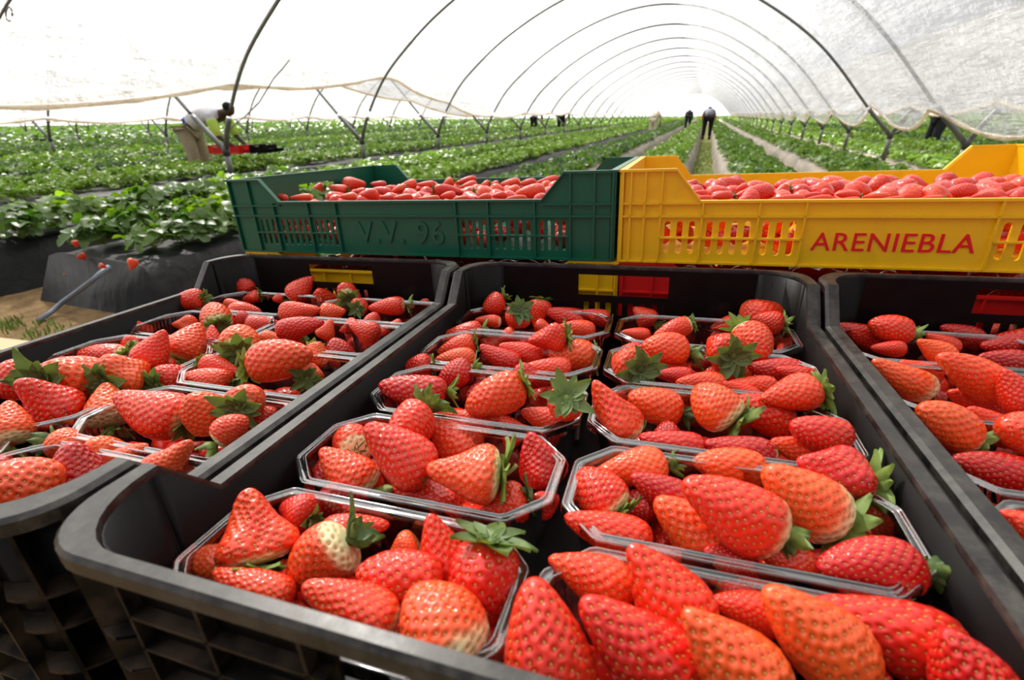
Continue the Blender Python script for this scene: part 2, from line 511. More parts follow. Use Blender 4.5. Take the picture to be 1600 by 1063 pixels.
# ------------------------------------------------------------------ punnets
HP = .0524                         # punnet rim below the crate's top rim
PX, PY, PH = .1835, .0895, .088
def octa(ins, ch=.0225):
    a, b = PX / 2 - ins, PY / 2 - ins
    c = ch - ins * .45
    return [(-a + c, -b), (a - c, -b), (a, -b + c), (a, b - c), (a - c, b), (-a + c, b), (-a, b - c), (-a, -b + c)]
def dense(P, m):
    out = []
    for i in range(len(P)):
        p, q = np.array(P[i]), np.array(P[(i + 1) % len(P)])
        # small fillet at the corners
        ln = np.linalg.norm(q - p); e = min(.0018, ln * .2) / ln
        for k in range(m):
            out.append(p + (q - p) * (e + (1 - 2 * e) * k / (m - 1)))
    return out
def punnet():
    root = thing('punnet', 'x', 'punnet', None, 'clear punnets in the black crates')
    ring = lambda ins, z: [(p[0], p[1], z) for p in dense(octa(ins), 3)]
    b = MB()
    prof = [(0., -.005), (.0001, -.0006), (.0004, .0004), (.0010, .0010), (.0016, .0009), (.0021, .0003), (.0025, -.0004), (.0046, -.0005), (.0050, .0002), (.0056, .0008), (.0062, .0008), (.0067, .0002), (.0070, -.003)]
    b.loop([ring(i, z) for i, z in prof], False)
    b.build('rim', M_CLRIM, root, True)
    q = MB()
    m = 14
    def cor(ins, z, amp):
        P = dense(octa(ins), m)
        out = []
        for i, p in enumerate(P):
            d = p / np.linalg.norm(p)
            k = amp if (i % 2) else 0.
            out.append((p[0] - d[0] * k, p[1] - d[1] * k, z))
        return out
    rings = [cor(.0068, -.002, 0), cor(.0078, -.012, .0012), cor(.0125, -PH * .6, .0014), cor(.0155, -PH + .004, .0012), cor(.019, -PH, 0)]
    q.loop(rings, False)
    bt = rings[-1]
    q.add(bt, [tuple(range(len(bt)))])
    q.build('tray', M_CLEAR, root, False)
    return root
PUN = {}
ORD = ['front', 'second', 'third', 'fourth', 'back']
Y0, PITCH = .066, .0928
def punnet_pos(col, row):
    dx = {'C': .106, 'D': .293, 'A': .106, 'B': .294, 'E': .106, 'F': .294}[col]
    cr = {'C': 'left', 'D': 'left', 'A': 'middle', 'B': 'middle', 'E': 'right', 'F': 'right'}[col]
    return CRX[cr] + dx, Y0 + PITCH * row, -HP
def punnet_name(col, row):
    side = 'left' if col in 'ACE' else 'right'
    cr = {'C': 'left', 'D': 'left', 'A': 'middle', 'B': 'middle', 'E': 'right', 'F': 'right'}[col]
    r = {0: 'front', 4: 'back'}.get(row, ORD[row] + '-row')
    return r, side, cr
pp = punnet()
allp = [(c, r) for c in 'AB' for r in range(5)] + [(c, r) for c in 'CD' for r in range(5)] + [(c, r) for c in 'EF' for r in range(5)]
for i, (c, r) in enumerate(allp):
    x, y, z = punnet_pos(c, r)
    o = pp if i == 0 else copy_tree(pp, tr(x, y, z))
    if i == 0: o.matrix_world = tr(x, y, z)
    rr_, sd, cr = punnet_name(c, r)
    o['label'] = f'clear plastic punnet of strawberries, {rr_} one in the {sd}-hand column of the {cr} black crate'
    PUN[(c, r)] = o

# ------------------------------------------------------------------ coloured crates behind
def slot_crate(name, label, M, mt, Lx, Ly, H, zlow, letter, panel, ribs_x, slots, mink=None):
    """low-sided harvest crate; front-left-bottom corner at the origin"""
    root = thing(name, label, 'crate', M, 'coloured crates behind the black crates')
    t = .003
    hi, sl = .066, .03
    for s in (0, 1):                                   # long walls, dipping in the middle
        y0 = .004 if s == 0 else Ly - .004 - t
        g = MB()
        zb, zt = .012, .052
        prof = [(0.005, H), (hi, H), (hi + sl, zlow), (Lx - hi - sl, zlow), (Lx - hi, H), (Lx - .005, H)]
        for i in range(len(prof) - 1):                 # band above the slots
            (xa, za), (xb, zb2) = prof[i], prof[i + 1]
            g.add([(xa, y0, zt), (xb, y0, zt), (xb, y0, zb2), (xa, y0, za), (xa, y0 + t, zt), (xb, y0 + t, zt), (xb, y0 + t, zb2), (xa, y0 + t, za)],
                  [(0, 1, 2, 3), (7, 6, 5, 4), (3, 2, 6, 7), (0, 4, 5, 1), (0, 3, 7, 4), (1, 5, 6, 2)])
        g.box(.005, Lx - .005, y0, y0 + t, 0, zb)
        cur = .005
        for (sa, sb, n) in slots:
            g.box(cur, sa, y0, y0 + t, zb, zt)
            w = (sb - sa) / n
            for k in range(n + 1):                     # bars between the slots, with rounded slot ends
                xm = sa + k * w
                xa, xb = max(sa, xm - w * .26), min(sb, xm + w * .26)
                g.box(xa, xb, y0, y0 + t, zb, zt)
                if k < n:
                    for zz, sg in ((zb, 1), (zt, -1)):
                        xl, xr = xm + w * .26, xm + w * .74
                        rr = (xr - xl) / 2
                        for (cx, e) in ((xl, 1), (xr, -1)):
                            pts = [(cx, zz)] + [(cx + e * rr * (1 - math.cos(a)), zz + sg * rr * (1 - math.sin(a))) for a in np.linspace(0, math.pi / 2, 5)]
                            v = [(p[0], y0, p[1]) for p in pts] + [(p[0], y0 + t, p[1]) for p in pts]
                            m_ = len(pts)
                            g.add(v, [tuple(range(m_)), tuple(range(2 * m_ - 1, m_ - 1, -1))] + [(i, (i + 1) % m_, m_ + (i + 1) % m_, m_ + i) for i in range(m_)])
            cur = sb
        g.box(cur, Lx - .005, y0, y0 + t, zb, zt)
        g.build('long_wall', mt, root)
        r = MB()                                       # raised ribs and the rim of this side
        ya, yb = (0., y0) if s == 0 else (y0 + t, Ly)
        for z in (.0012, .058):
            r.box(0.004, Lx - .004, ya, yb, z - .0012, z + .0012)
        for (sa, sb, n) in slots:
            r.box(sa - .004, sb + .004, ya, yb, .032 - .0011, .032 + .0011)
        for x in ribs_x:
            top = H if (x < hi or x > Lx - hi) else zlow
            r.box(x - .0011, x + .0011, ya, yb, 0, top)
        for xa, xb in ((.004, hi + sl), (Lx - hi - sl, Lx - .004)):
            r.box(xa, xb, ya, yb, .0735 - .0011, .0735 + .0011)
        r.build('rib', mt, root)
        e = MB()
        pr = [(np.array((x, ya if s == 0 else Ly, z))) for x, z in prof]
        for i in range(len(prof) - 1):
            (xa, za), (xb, zb2) = prof[i], prof[i + 1]
            e.add([(xa, ya - .0006, za), (xb, ya - .0006, zb2), (xb, yb + t, zb2), (xa, yb + t, za),
                   (xa, ya - .0006, za + .0028), (xb, ya - .0006, zb2 + .0028), (xb, yb + t, zb2 + .0028), (xa, yb + t, za + .0028)],
                  [(3, 2, 1, 0), (4, 5, 6, 7), (0, 1, 5, 4), (2, 3, 7, 6), (1, 2, 6, 5), (0, 4, 7, 3)])
        e.build('rim', mt, root)
    for s in (0, 1):                                   # end walls with hand hole, taller, flush corners
        x0 = .004 if s == 0 else Lx - .004 - t
        g = MB()
        ya, yb = .004, Ly - .004
        h0, h1 = Ly * .5 - .055, Ly * .5 + .055
        g.box(x0, x0 + t, ya, yb, 0, .058); g.box(x0, x0 + t, ya, h0, .058, H); g.box(x0, x0 + t, h1, yb, .058, H)
        g.box(x0, x0 + t, h0, h1, H - .018, H)
        g.build('end_wall', mt, root)
        e = MB()
        xa, xb = (-.001, .008) if s == 0 else (Lx - .008, Lx + .001)
        e.box(xa, xb, 0, Ly, H, H + .0028)
        e.build('rim', mt, root)
        r = MB()
        xa, xb = (0., .004) if s == 0 else (Lx - .004, Lx)
        for k in range(9):
            y = .004 + (Ly - .008) * k / 8
            if not h0 < y < h1:
                r.box(xa, xb, y - .0011, y + .0011, 0, H)
            else:
                r.box(xa, xb, y - .0011, y + .0011, 0, .055)
        for z in (.0012, .056):
            r.box(xa, xb, .003, Ly - .003, z - .0012, z + .0012)
        r.build('rib', mt, root)
    g = MB()
    g.box(.005, Lx - .005, .005, Ly - .005, 0, .003)
    g.build('base', mt, root)
    if letter:
        txt, x, z, size, wd = letter
        cu = bpy.data.curves.new('lettering', 'FONT')
        cu.body = txt; cu.size = size; cu.extrude = .0009 if mink else .0018; cu.offset = 0. if mink else .0006; cu.align_x = 'CENTER'
        cu.space_character = wd
        cu.materials.append(mink or mt)
        fo = bpy.data.objects.new('lettering', cu); COL.objects.link(fo)
        lme = bpy.data.meshes.new_from_object(fo.evaluated_get(bpy.context.evaluated_depsgraph_get()))
        bpy.data.objects.remove(fo)
        lo = ob('lettering', lme, root)
        lo.location = (x, .0036, z)
        lo.rotation_euler = (math.pi / 2, 0, 0)
        lo['label'] = 'red painted lettering' if mink else 'raised lettering moulded in the same green'
    return root
GX, GY, GZ = -.430, .552, -.006
gr = slot_crate('green_crate', 'dark green slotted crate with V.V. 96 on its front, full of strawberries', tr(GX, GY, GZ), M_GREEN, .615, .425, .111, .077,
    ('V.V. 96', .302, .019, .044, 1.12), None, (.004, .042, .083, .148, .198, .395, .443, .509, .557, .588, .611),
    [(.046, .079, 3), (.087, .144, 5), (.152, .194, 4), (.399, .440, 4), (.447, .505, 5), (.513, .553, 4)])
YX, YY, YZ = .189, .552, -.006
ye = slot_crate('yellow_crate', 'bright yellow slotted crate with red lettering, full of strawberries', tr(YX, YY, YZ), M_YELLOW, .600, .425, .111, .074,
    ('ARENIEBLA', .2985, .0195, .0295, 1.06), None, (.004, .014, .031, .0505, .099, .161, .209, .387, .439, .501, .550, .569, .586, .596),
    [(.053, .096, 3), (.102, .158, 4), (.164, .206, 3), (.391, .436, 3), (.442, .498, 4), (.504, .546, 3)], M_REDINK)
low = [(gr, 'yellow crate carrying the green one, mostly hidden, its edge showing underneath', 'yellow_crate', M_YELLOW, GX + .006, .615),
       (ye, 'red crate carrying the yellow one, seen through the hand hole of the black crate', 'red_crate', M_RED, YX + .004, .600)]
for top, lab, nm, mt, x, lx in low:
    slot_crate(nm, lab, tr(x, GY + .002, GZ - .1145), mt, lx, .425, .111, .084, None, None, (.004, .042, .083, .148, .198, .395, .443, .509, .557, .588, .611),
               [(.046, .079, 3), (.087, .144, 5), (.152, .194, 4), (.399, .440, 4), (.447, .505, 5), (.513, .553, 4)])
# the cart that carries the crates
cart = thing('harvest_cart', 'low harvest cart under the crates, dark deck on short legs', 'cart', tr(0, 0, 0))
g = MB(); g.box(-.46, .84, .0, 1.0, -.166, -.1488)
g.build('deck', M_DARKSTEEL, cart)
g = MB(); g.box(-.46, .84, .546, 1.0, -.1488, -.1212)
g.build('riser', M_DARKSTEEL, cart)
for x in (-.42, .80):
    for y in (.04, .96):
        g = MB(); g.box(x - .02, x + .02, y - .02, y + .02, -.76, -.166)
        g.build('leg', M_STEEL, cart)
# ------------------------------------------------------------------ strawberries
def berry_mesh(name, prof, seed, nth=104, nt=112, nseed=170, lump=.05):
    """flesh with pitted skin and achenes; calyx end at z=-.5, tip at z=+.5, widest radius .5"""
    r = np.random.default_rng(seed)
    ts = np.array([p[0] for p in prof]); rs = np.array([p[1] for p in prof])
    tt = np.linspace(0, 1, 400)
    # monotone smooth interpolation of the profile
    R = np.interp(tt, ts, rs)
    for _ in range(14):
        R[1:-1] = .25 * R[:-2] + .5 * R[1:-1] + .25 * R[2:]
    cap = np.sqrt(np.clip(1 - (1 - np.clip((1 - tt) / .055, 0, 1)) ** 2, 0, 1))
    R = np.minimum(R, R * .35 + .65 * R * cap); R[-1] = 0; R[0] = 0
    ph = r.uniform(0, 6.28, 6); am = r.normal(0, 1, 6) * lump
    bend = r.normal(0, .035, 2)
    asp = 1.35
    def surf(t, th):
        rad = .5 * np.interp(t, tt, R)
        k = 1 + am[0] * np.cos(th + ph[0]) * np.sin(3.1 * t) + am[1] * np.cos(2 * th + ph[1]) + .7 * am[2] * np.cos(3 * th + ph[2]) * np.sin(6 * t)
        rad = rad * k
        x = rad * np.cos(th) + bend[0] * np.sin(math.pi * t); y = rad * np.sin(th) + bend[1] * np.sin(math.pi * t)
        return np.stack([x, y, (t - .5)], -1)
    # rings spaced by arc length so the pits stay even
    ds = np.hypot(np.diff(tt) * asp, np.diff(.5 * R)); s = np.concatenate([[0], np.cumsum(ds)]); s /= s[-1]
    tv = np.interp(np.linspace(0, 1, nt), s, tt)
    th = np.linspace(0, 2 * math.pi, nth, endpoint=False)
    Tg, Th = np.meshgrid(tv[1:-1], th, indexing='ij')
    P = surf(Tg, Th)
    V = np.concatenate([surf(np.array([0.]), np.array([0.])), P.reshape(-1, 3), surf(np.array([1.]), np.array([0.]))])
    tvv = np.concatenate([[0.], Tg.ravel(), [1.]])
    # achenes along a golden-angle spiral, evenly over the area
    area = np.concatenate([[0], np.cumsum(.5 * (R[1:] + R[:-1]) * ds)]); A = area[-1] * math.pi
    u = (np.arange(nseed) + .5) / nseed
    st = np.interp(.035 + .955 * u, area / area[-1], tt)
    sth = np.arange(nseed) * 2.39996 + r.normal(0, .05, nseed)
    S = surf(st, sth)
    sc = np.array([1, 1, asp])
    sp = math.sqrt(A / nseed)
    d2 = ((V[:, None, :] * sc - S[None] * sc) ** 2).sum(-1)
    dm = np.sqrt(d2.min(1))
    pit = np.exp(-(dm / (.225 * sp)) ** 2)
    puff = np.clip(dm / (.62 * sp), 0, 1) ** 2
    # normals of the plain surface
    e = 1e-3
    def nrm(t, thh):
        a = (surf(np.clip(t + e, 0, 1), thh) - surf(np.clip(t - e, 0, 1), thh)) * sc
        b = (surf(t, thh + .01) - surf(t, thh - .01)) * sc
        n = np.cross(b, a); n /= np.linalg.norm(n, axis=-1, keepdims=True) + 1e-9
        return n / sc
    n = nrm(np.clip(tvv, .004, .996), np.concatenate([[0.], Th.ravel(), [0.]]))
    n[0] = (0, 0, -1); n[-1] = (0, 0, 1 / asp)
    fade = np.clip(tvv / .06, 0, 1)[:, None] * np.clip((1 - tvv) / .02, .3, 1)[:, None]
    V = V + n * (fade * (-.25 * sp * pit + .055 * sp * puff)[:, None])
    f = []
    m = nt - 2
    for j in range(nth):
        f.append((0, 1 + (j + 1) % nth, 1 + j))
        f.append((1 + (m - 1) * nth + j, 1 + (m - 1) * nth + (j + 1) % nth, len(V) - 1))
    for i in range(m - 1):
        a, b = 1 + i * nth, 1 + (i + 1) * nth
        for j in range(nth):
            k = (j + 1) % nth
            f.append((a + j, a + k, b + k, b + j))
    nf = len(f)
    vs = [V]; base = len(V)
    # achene: small lens
    sn = nrm(np.clip(st, .004, .996), sth)
    for i in range(nseed):
        if st[i] < .03: continue
        nn = sn[i] * sc; nn /= np.linalg.norm(nn)
        ax = np.array([0, 0, 1.]) - nn * nn[2]; ax /= np.linalg.norm(ax) + 1e-9
        bx = np.cross(nn, ax)
        l, w_, h_ = .155 * sp, .095 * sp, .07 * sp
        c0 = S[i] * sc - nn * .135 * sp
        pts = [c0 + nn * h_]
        for k in range(8):
            a = k * math.pi / 4
            pts.append(c0 + ax * l * math.cos(a) + bx * w_ * math.sin(a))
        for k in range(8):
            a = k * math.pi / 4
            pts.append(c0 + (ax * l * math.cos(a) + bx * w_ * math.sin(a)) * .6 + nn * h_ * .8)
        vs.append(np.array(pts) / sc)
        f += [(base, base + 9 + k, base + 9 + (k + 1) % 8) for k in range(8)]
        f += [(base + 1 + k, base + 1 + (k + 1) % 8, base + 9 + (k + 1) % 8, base + 9 + k) for k in range(8)]
        base += 17
    V2 = np.concatenate(vs)
    mi = [0] * nf + [1] * (len(f) - nf)
    me = mesh(name, V2, f, [M_FLESH, M_SEED], True, mi)
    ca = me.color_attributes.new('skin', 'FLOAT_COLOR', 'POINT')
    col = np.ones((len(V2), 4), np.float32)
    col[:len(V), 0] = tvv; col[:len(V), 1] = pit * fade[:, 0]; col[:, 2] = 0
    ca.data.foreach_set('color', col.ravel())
    return me
PROFS = {
    'cone': [(0, 0), (.015, .42), (.06, .72), (.14, .93), (.24, 1), (.36, .97), (.52, .82), (.68, .62), (.82, .42), (.92, .27), (.97, .17), (1, .05)],
    'long': [(0, 0), (.015, .40), (.06, .72), (.13, .92), (.24, 1), (.40, .96), (.56, .83), (.72, .64), (.85, .46), (.94, .30), (.98, .18), (1, .05)],
    'round': [(0, 0), (.015, .40), (.06, .70), (.15, .92), (.28, 1), (.45, 1), (.60, .92), (.74, .76), (.86, .55), (.94, .35), (.98, .2), (1, .05)],
    'bell': [(0, 0), (.015, .45), (.06, .76), (.14, .96), (.22, 1), (.34, .94), (.46, .78), (.58, .62), (.72, .48), (.85, .36), (.94, .24), (.98, .15), (1, .05)]}
BM = {k: [berry_mesh('flesh_' + k, p, 11 + 3 * i + 100 * j, nseed={'long': 250, 'cone': 205, 'round': 190, 'bell': 220}[k], lump=.03 + .025 * j) for j in range(3)] for i, (k, p) in enumerate(PROFS.items())}
BM_FILL = [berry_mesh('flesh_fill', PROFS[k], 700 + i, 26, 30, 80, .05) for i, k in enumerate(PROFS)]
BM_LOW = [berry_mesh('flesh_small', PROFS[k], 900 + i, 40, 44, 110, .04) for i, k in enumerate(PROFS)]

def calyx_mesh(seed, style):
    """leafy cap, origin on the berry's shoulder, +z away from the berry; berry radius is 1"""
    r = np.random.default_rng(seed)
    b = MB()
    n = int(r.integers(9, 13))
    for i in range(n):
        a = i * 2 * math.pi / n + r.normal(0, .12)
        ln = r.uniform(.75, 1.15) * (1.0 if i % 2 else .8)
        wd = r.uniform(.20, .30)
        if style == 'star': lift, curl = r.uniform(.05, .35), r.uniform(-.5, .1)
        elif style == 'reflex': lift, curl = r.uniform(.5, 1.0), r.uniform(-.4, .9)
        else: lift, curl = r.uniform(-.15, .1), r.uniform(-1.1, -.5)
        tw = r.normal(0, .25)
        rows = 7
        v = []
        x, z, ang = .10, .02, lift
        for k in range(rows):
            u = k / (rows - 1)
            wv = wd * (math.sin(math.pi * min(1, .18 + u * .82)) ** .8) * (1 - .15 * u) if u < 1 else .01
            for q, s in enumerate((-1, -.5, 0, .5, 1)):
                cup = .10 * wd / .3 * (s * s) + .02
                yy = s * wv; zz = cup * (1 if style != 'clasp' else .6)
                y2 = yy * math.cos(tw * u) - zz * math.sin(tw * u); z2 = yy * math.sin(tw * u) + zz * math.cos(tw * u)
                px, pz = x - math.sin(ang) * z2, z + math.cos(ang) * z2
                v.append((px * math.cos(a) - y2 * math.sin(a), px * math.sin(a) + y2 * math.cos(a), pz))
            st = ln / (rows - 1)
            x += math.cos(ang) * st; z += math.sin(ang) * st
            ang += curl / rows * 1.6 + r.normal(0, .06)
        f = [(k * 5 + j, k * 5 + j + 1, k * 5 + 5 + j + 1, k * 5 + 5 + j) for k in range(rows - 1) for j in range(4)]
        b.add(v, f)
    # small boss in the middle
    ring = [(.16 * math.cos(t), .16 * math.sin(t), .02) for t in np.linspace(0, 6.283, 9)[:-1]]
    r2 = [(.09 * math.cos(t), .09 * math.sin(t), .10) for t in np.linspace(0, 6.283, 9)[:-1]]
    b.add(ring + r2, [(i, (i + 1) % 8, 8 + (i + 1) % 8, 8 + i) for i in range(8)] + [tuple(range(8, 16))])
    return mesh('calyx_' + style, b.v, b.f, [M_CALYX], True)
CAL = {s: [calyx_mesh(40 + i * 7 + j, s) for j in range(4)] for i, s in enumerate(('star', 'reflex', 'clasp'))}
def stem_mesh(seed):
    r = np.random.default_rng(seed)
    b = MB(); a = r.uniform(0, 6.28); c = r.uniform(.2, .6); ln = r.uniform(.35, .8)
    pts = [(c * u * u * math.cos(a), c * u * u * math.sin(a), .05 + ln * u) for u in np.linspace(0, 1, 6)]
    b.tube(pts, [.07, .055, .05, .05, .05, .06], 7)
    return mesh('stem', b.v, b.f, [M_STEM], True)
STM = [stem_mesh(i) for i in range(3)]

# (where, tip x, tip y, calyx x, calyx y, width, tone, pale, calyx 0/1/2/3 none/small/leafy/very leafy, flags) measured on the photograph:
# flags: v calyx turned to the viewer, u lies on top of others, d lies deep, R/B/L/C shape
TAB = {}
TAB['A0'] = [(376,771,410,874,103,.3,.25,2,'uB'),(433,798,490,806,58,.55,0,2,'L'),(276,874,372,890,56,.15,.1,0,''),(334,893,456,940,62,.35,0,0,''),
 (455,912,545,846,92,.2,.5,3,'R'),(608,812,503,826,36,.4,0,0,''),(608,872,650,845,44,.2,0,1,''),(557,893,690,918,86,.5,0,0,'R'),(671,804,706,918,82,.5,0,0,''),
 (748,985,770,846,108,.6,.1,3,'R'),(474,914,617,985,84,.4,.2,0,'Lu'),(640,932,727,1026,124,.15,.7,1,'Ru'),(740,1030,775,985,45,.8,0,0,'d'),(690,860,640,890,60,.8,0,0,'d'),(470,948,452,960,30,.3,0,0,'d'),(560,800,500,780,60,.8,0,0,'d')]
TAB['B0'] = [(832,905,870,1088,138,.5,0,0,'Lu'),(858,873,985,933,84,.3,0,0,''),(985,853,1088,990,118,.35,0,0,'u'),(909,938,1080,1075,122,.65,0,0,'Lu'),
 (1070,955,1205,1090,128,.02,.3,1,'u'),(1112,938,1222,972,62,.45,0,0,'L'),(1197,922,1340,1056,124,.1,.08,0,'Lu'),(1269,938,1492,1018,104,.45,0,2,'L'),(1478,986,1545,1105,118,.75,0,1,'u'),
 (1000,900,1060,930,60,.8,0,0,'d'),(1380,1060,1300,1080,90,.7,0,0,'d'),(1180,960,1130,920,60,.8,0,1,'d')]
TAB['B1'] = [(930,740,1042,728,60,.1,.1,2,''),(908,742,962,792,76,.45,.35,2,'R'),(986,744,1090,800,60,.85,0,0,'L'),(883,804,1016,848,62,.45,0,0,''),
 (1025,781,1146,872,94,.15,.1,0,'L'),(1068,754,1216,832,106,.4,.45,2,'Lu'),(1083,722,1196,735,56,.12,0,0,'R'),(1196,732,1308,818,102,.1,.8,3,'Lu'),
 (1246,720,1352,755,80,.65,.05,3,'u'),(1335,850,1375,800,58,.2,0,0,'d'),(1186,861,1272,893,56,.4,0,0,'C'),(1276,886,1438,892,84,.85,0,3,'u'),(1100,860,1180,890,50,.8,0,1,'d'),(960,830,1020,780,50,.8,0,0,'d')]
TAB['A1'] = [(618,690,652,645,72,.45,.15,3,'u'),(530,690,566,702,60,.3,.35,1,''),(572,664,668,750,82,.6,.05,1,'Lu'),(501,702,578,768,74,.25,.4,2,''),
 (668,656,745,714,70,.25,0,0,''),(667,732,782,742,88,.22,.3,3,'Bu'),(614,757,714,798,60,.45,.05,1,''),(828,676,855,760,70,.75,0,0,''),
 (748,808,825,778,64,.4,.1,2,''),(835,770,860,800,40,.6,0,0,''),(660,690,655,725,40,.9,0,0,'d'),(480,775,520,740,60,.8,0,0,'d'),(720,690,770,640,50,.8,0,0,'d'),(590,720,640,750,50,.9,0,0,'d')]
TAB['A2'] = [(626,578,676,571,40,.6,0,2,''),(592,600,698,609,48,.75,0,2,'Ru'),(686,594,738,576,46,.75,.1,2,''),(728,640,818,599,62,.2,.05,2,'Ru'),
 (862,597,800,586,38,.65,0,1,''),(880,650,882,618,56,.4,0,3,'vu'),(815,643,892,664,44,.3,.4,1,''),(781,648,812,694,44,.45,.1,0,''),
 (702,646,766,660,38,.35,.1,0,''),(730,620,770,610,40,.9,0,0,'d'),(700,585,660,625,30,.7,0,0,'d')]
TAB['A3'] = [(688,526,753,513,32,.4,0,2,''),(683,552,743,535,34,.3,.1,2,''),(680,558,744,556,22,.1,.15,0,''),(750,537,813,568,28,.65,0,0,''),
 (780,538,847,558,30,.45,.05,0,''),(778,532,806,521,26,.5,0,1,''),(825,533,884,527,44,.55,.15,3,'u'),(858,555,929,557,48,.18,0,2,'R'),(814,571,893,573,30,.35,0,1,'L'),(850,560,800,550,30,.8,0,0,'d')]
TAB['A4'] = [(756,485,784,464,32,.55,0,2,'u'),(796,508,811,488,38,.3,.1,3,'vu'),(838,514,846,468,36,.35,.2,2,''),(852,482,920,501,28,.75,.1,0,'L'),
 (909,486,952,502,27,.65,.15,2,''),(862,514,838,508,24,.4,0,0,''),(872,509,930,517,24,.35,0,0,''),(742,500,783,504,20,.3,.3,0,''),(770,505,800,495,24,.6,0,0,'d')]
TAB['B2'] = [(928,595,988,684,68,.2,.4,1,'u'),(982,618,1063,646,58,.08,.1,2,'R'),(1090,606,1143,655,68,.08,.55,3,'Ru'),(1148,624,1237,668,60,.55,0,0,'R'),
 (1188,624,1279,609,58,.22,.2,3,'u'),(1235,664,1327,684,58,.7,0,1,'Ru'),(999,673,1100,695,32,.7,0,0,'L'),(1101,683,1210,706,34,.95,.3,1,'L'),(1204,682,1307,714,36,.35,0,0,'L'),
 (1130,598,1186,624,30,.4,0,0,''),(1055,606,1082,622,30,.6,0,0,'d'),(960,607,990,622,28,.7,0,0,'d'),(1010,700,1060,670,40,.8,0,0,'d')]
TAB['B3'] = [(954,553,1003,543,22,.65,0,0,''),(968,560,993,576,60,.2,.2,3,'vu'),(1003,540,1075,550,47,.3,.05,3,'Ru'),(1122,530,1131,556,58,.35,.1,3,'vu'),
 (1182,560,1170,514,58,.3,.35,2,'u'),(1110,513,1152,504,28,.45,0,0,''),(1024,584,1082,588,27,.7,0,0,''),(1056,589,1133,595,20,.3,0,0,''),(1101,581,1175,579,34,.5,0,1,''),
 (1137,591,1214,599,20,.3,0,0,''),(1168,564,1256,576,26,.85,0,0,'L'),(1213,574,1276,592,27,.55,0,0,'L'),(1210,548,1245,544,36,.5,0,0,'d'),(1080,575,1110,560,30,.8,0,0,'d')]
TAB['B4'] = [(990,481,1021,506,35,.45,.1,2,''),(1079,492,1027,481,27,.65,0,0,''),(1021,525,1080,504,27,.3,.3,2,'u'),(1083,501,1140,486,31,.55,0,1,''),
 (1249,483,1158,481,29,.3,.1,1,'Lu'),(1175,497,1221,507,37,.55,.1,2,'u'),(971,518,1016,524,20,.4,0,1,''),(1200,535,1240,530,24,.4,0,0,'d'),(1050,510,1020,500,24,.8,0,0,'d'),(1110,525,1150,515,26,.7,0,0,'d')]
TAB['E4'] = [(1304,505,1372,531,30,.6,0,0,''),(1358,506,1422,521,43,.45,.3,2,'Ru'),(1432,500,1467,504,25,.4,0,1,''),(1470,510,1534,536,33,.9,0,0,'L'),(1529,521,1578,514,26,.6,.1,2,''),(1533,536,1618,526,32,.75,0,0,'L'),(1560,515,1600,520,24,.8,0,0,'d')]
TAB['E3'] = [(1360,543,1413,545,25,.5,0,0,''),(1364,562,1456,610,48,.15,.7,0,'Lu'),(1406,566,1467,592,34,.3,0,1,''),(1434,532,1487,562,38,.15,0,0,'u'),(1447,523,1497,546,27,.5,0,0,''),
 (1466,556,1568,614,62,.2,0,1,'Lu'),(1482,603,1572,633,27,.4,0,0,'L'),(1529,553,1618,575,35,.95,0,0,'L'),(1568,577,1606,640,52,.5,0,0,'u'),(1430,590,1400,605,30,.8,0,0,'d')]
TAB['E2'] = [(1436,636,1522,690,64,.15,.4,2,'Ru'),(1512,638,1592,690,46,.3,0,0,''),(1563,662,1645,700,72,.2,0,0,'Ru'),(1489,711,1615,744,50,.9,0,0,'L'),(1574,642,1625,628,30,.85,0,0,''),(1470,700,1510,720,40,.8,0,0,'d')]
TAB['E1'] = [(1564,800,1640,850,62,.4,0,0,'u'),(1600,770,1660,790,40,.7,0,0,'')]
TAB['C4'] = [(333,450,360,447,19,.55,0,1,''),(326,465,361,459,19,.55,.1,2,''),(373,431,394,458,29,.65,0,0,'u'),(379,469,407,461,21,.5,.15,2,''),(427,435,458,449,28,.55,0,1,'u'),
 (490,432,455,469,36,.45,.25,2,'u'),(505,455,506,478,40,.35,0,0,''),(428,468,442,467,15,.5,0,0,'')]
TAB['D4'] = [(541,446,550,470,37,.5,.3,2,'u'),(566,448,583,470,27,.8,0,0,''),(589,458,624,468,18,.7,0,0,''),(566,473,563,483,27,.4,.2,2,'v'),(575,480,634,475,25,.55,.2,3,''),(682,460,633,463,18,.6,0,0,''),(655,474,672,470,16,.6,0,0,'')]
TAB['C3'] = [(262,478,320,465,32,.45,0,2,'u'),(242,473,278,494,26,.2,0,0,''),(220,496,259,498,19,.55,.2,2,''),(269,507,308,507,24,.2,0,0,''),(325,475,350,509,44,.1,.45,2,'u'),
 (408,487,358,488,28,.3,0,0,''),(367,511,386,492,26,.75,0,0,''),(438,506,385,507,29,.55,0,1,''),(385,478,350,474,17,.2,0,0,'')]
TAB['D3'] = [(501,483,437,487,30,.25,0,1,'u'),(540,486,502,490,33,.15,0,0,''),(506,500,433,515,30,.75,0,1,'Lu'),(518,499,504,530,29,.2,0,0,''),(589,489,575,513,26,.55,0,0,''),
 (546,508,592,527,37,.45,0,0,'u'),(534,518,556,505,27,.5,0,1,''),(590,522,606,515,18,.5,0,0,''),(608,512,628,504,18,.55,0,0,'')]
TAB['C2'] = [(162,504,175,536,33,.4,0,0,''),(122,553,196,558,38,.4,.3,2,''),(216,498,219,528,30,.5,0,0,''),(192,532,218,546,31,.35,.3,2,''),(257,516,224,573,48,.5,.15,0,'u'),
 (305,505,288,562,58,.2,.2,2,'u'),(233,577,274,568,22,.55,0,0,'')]
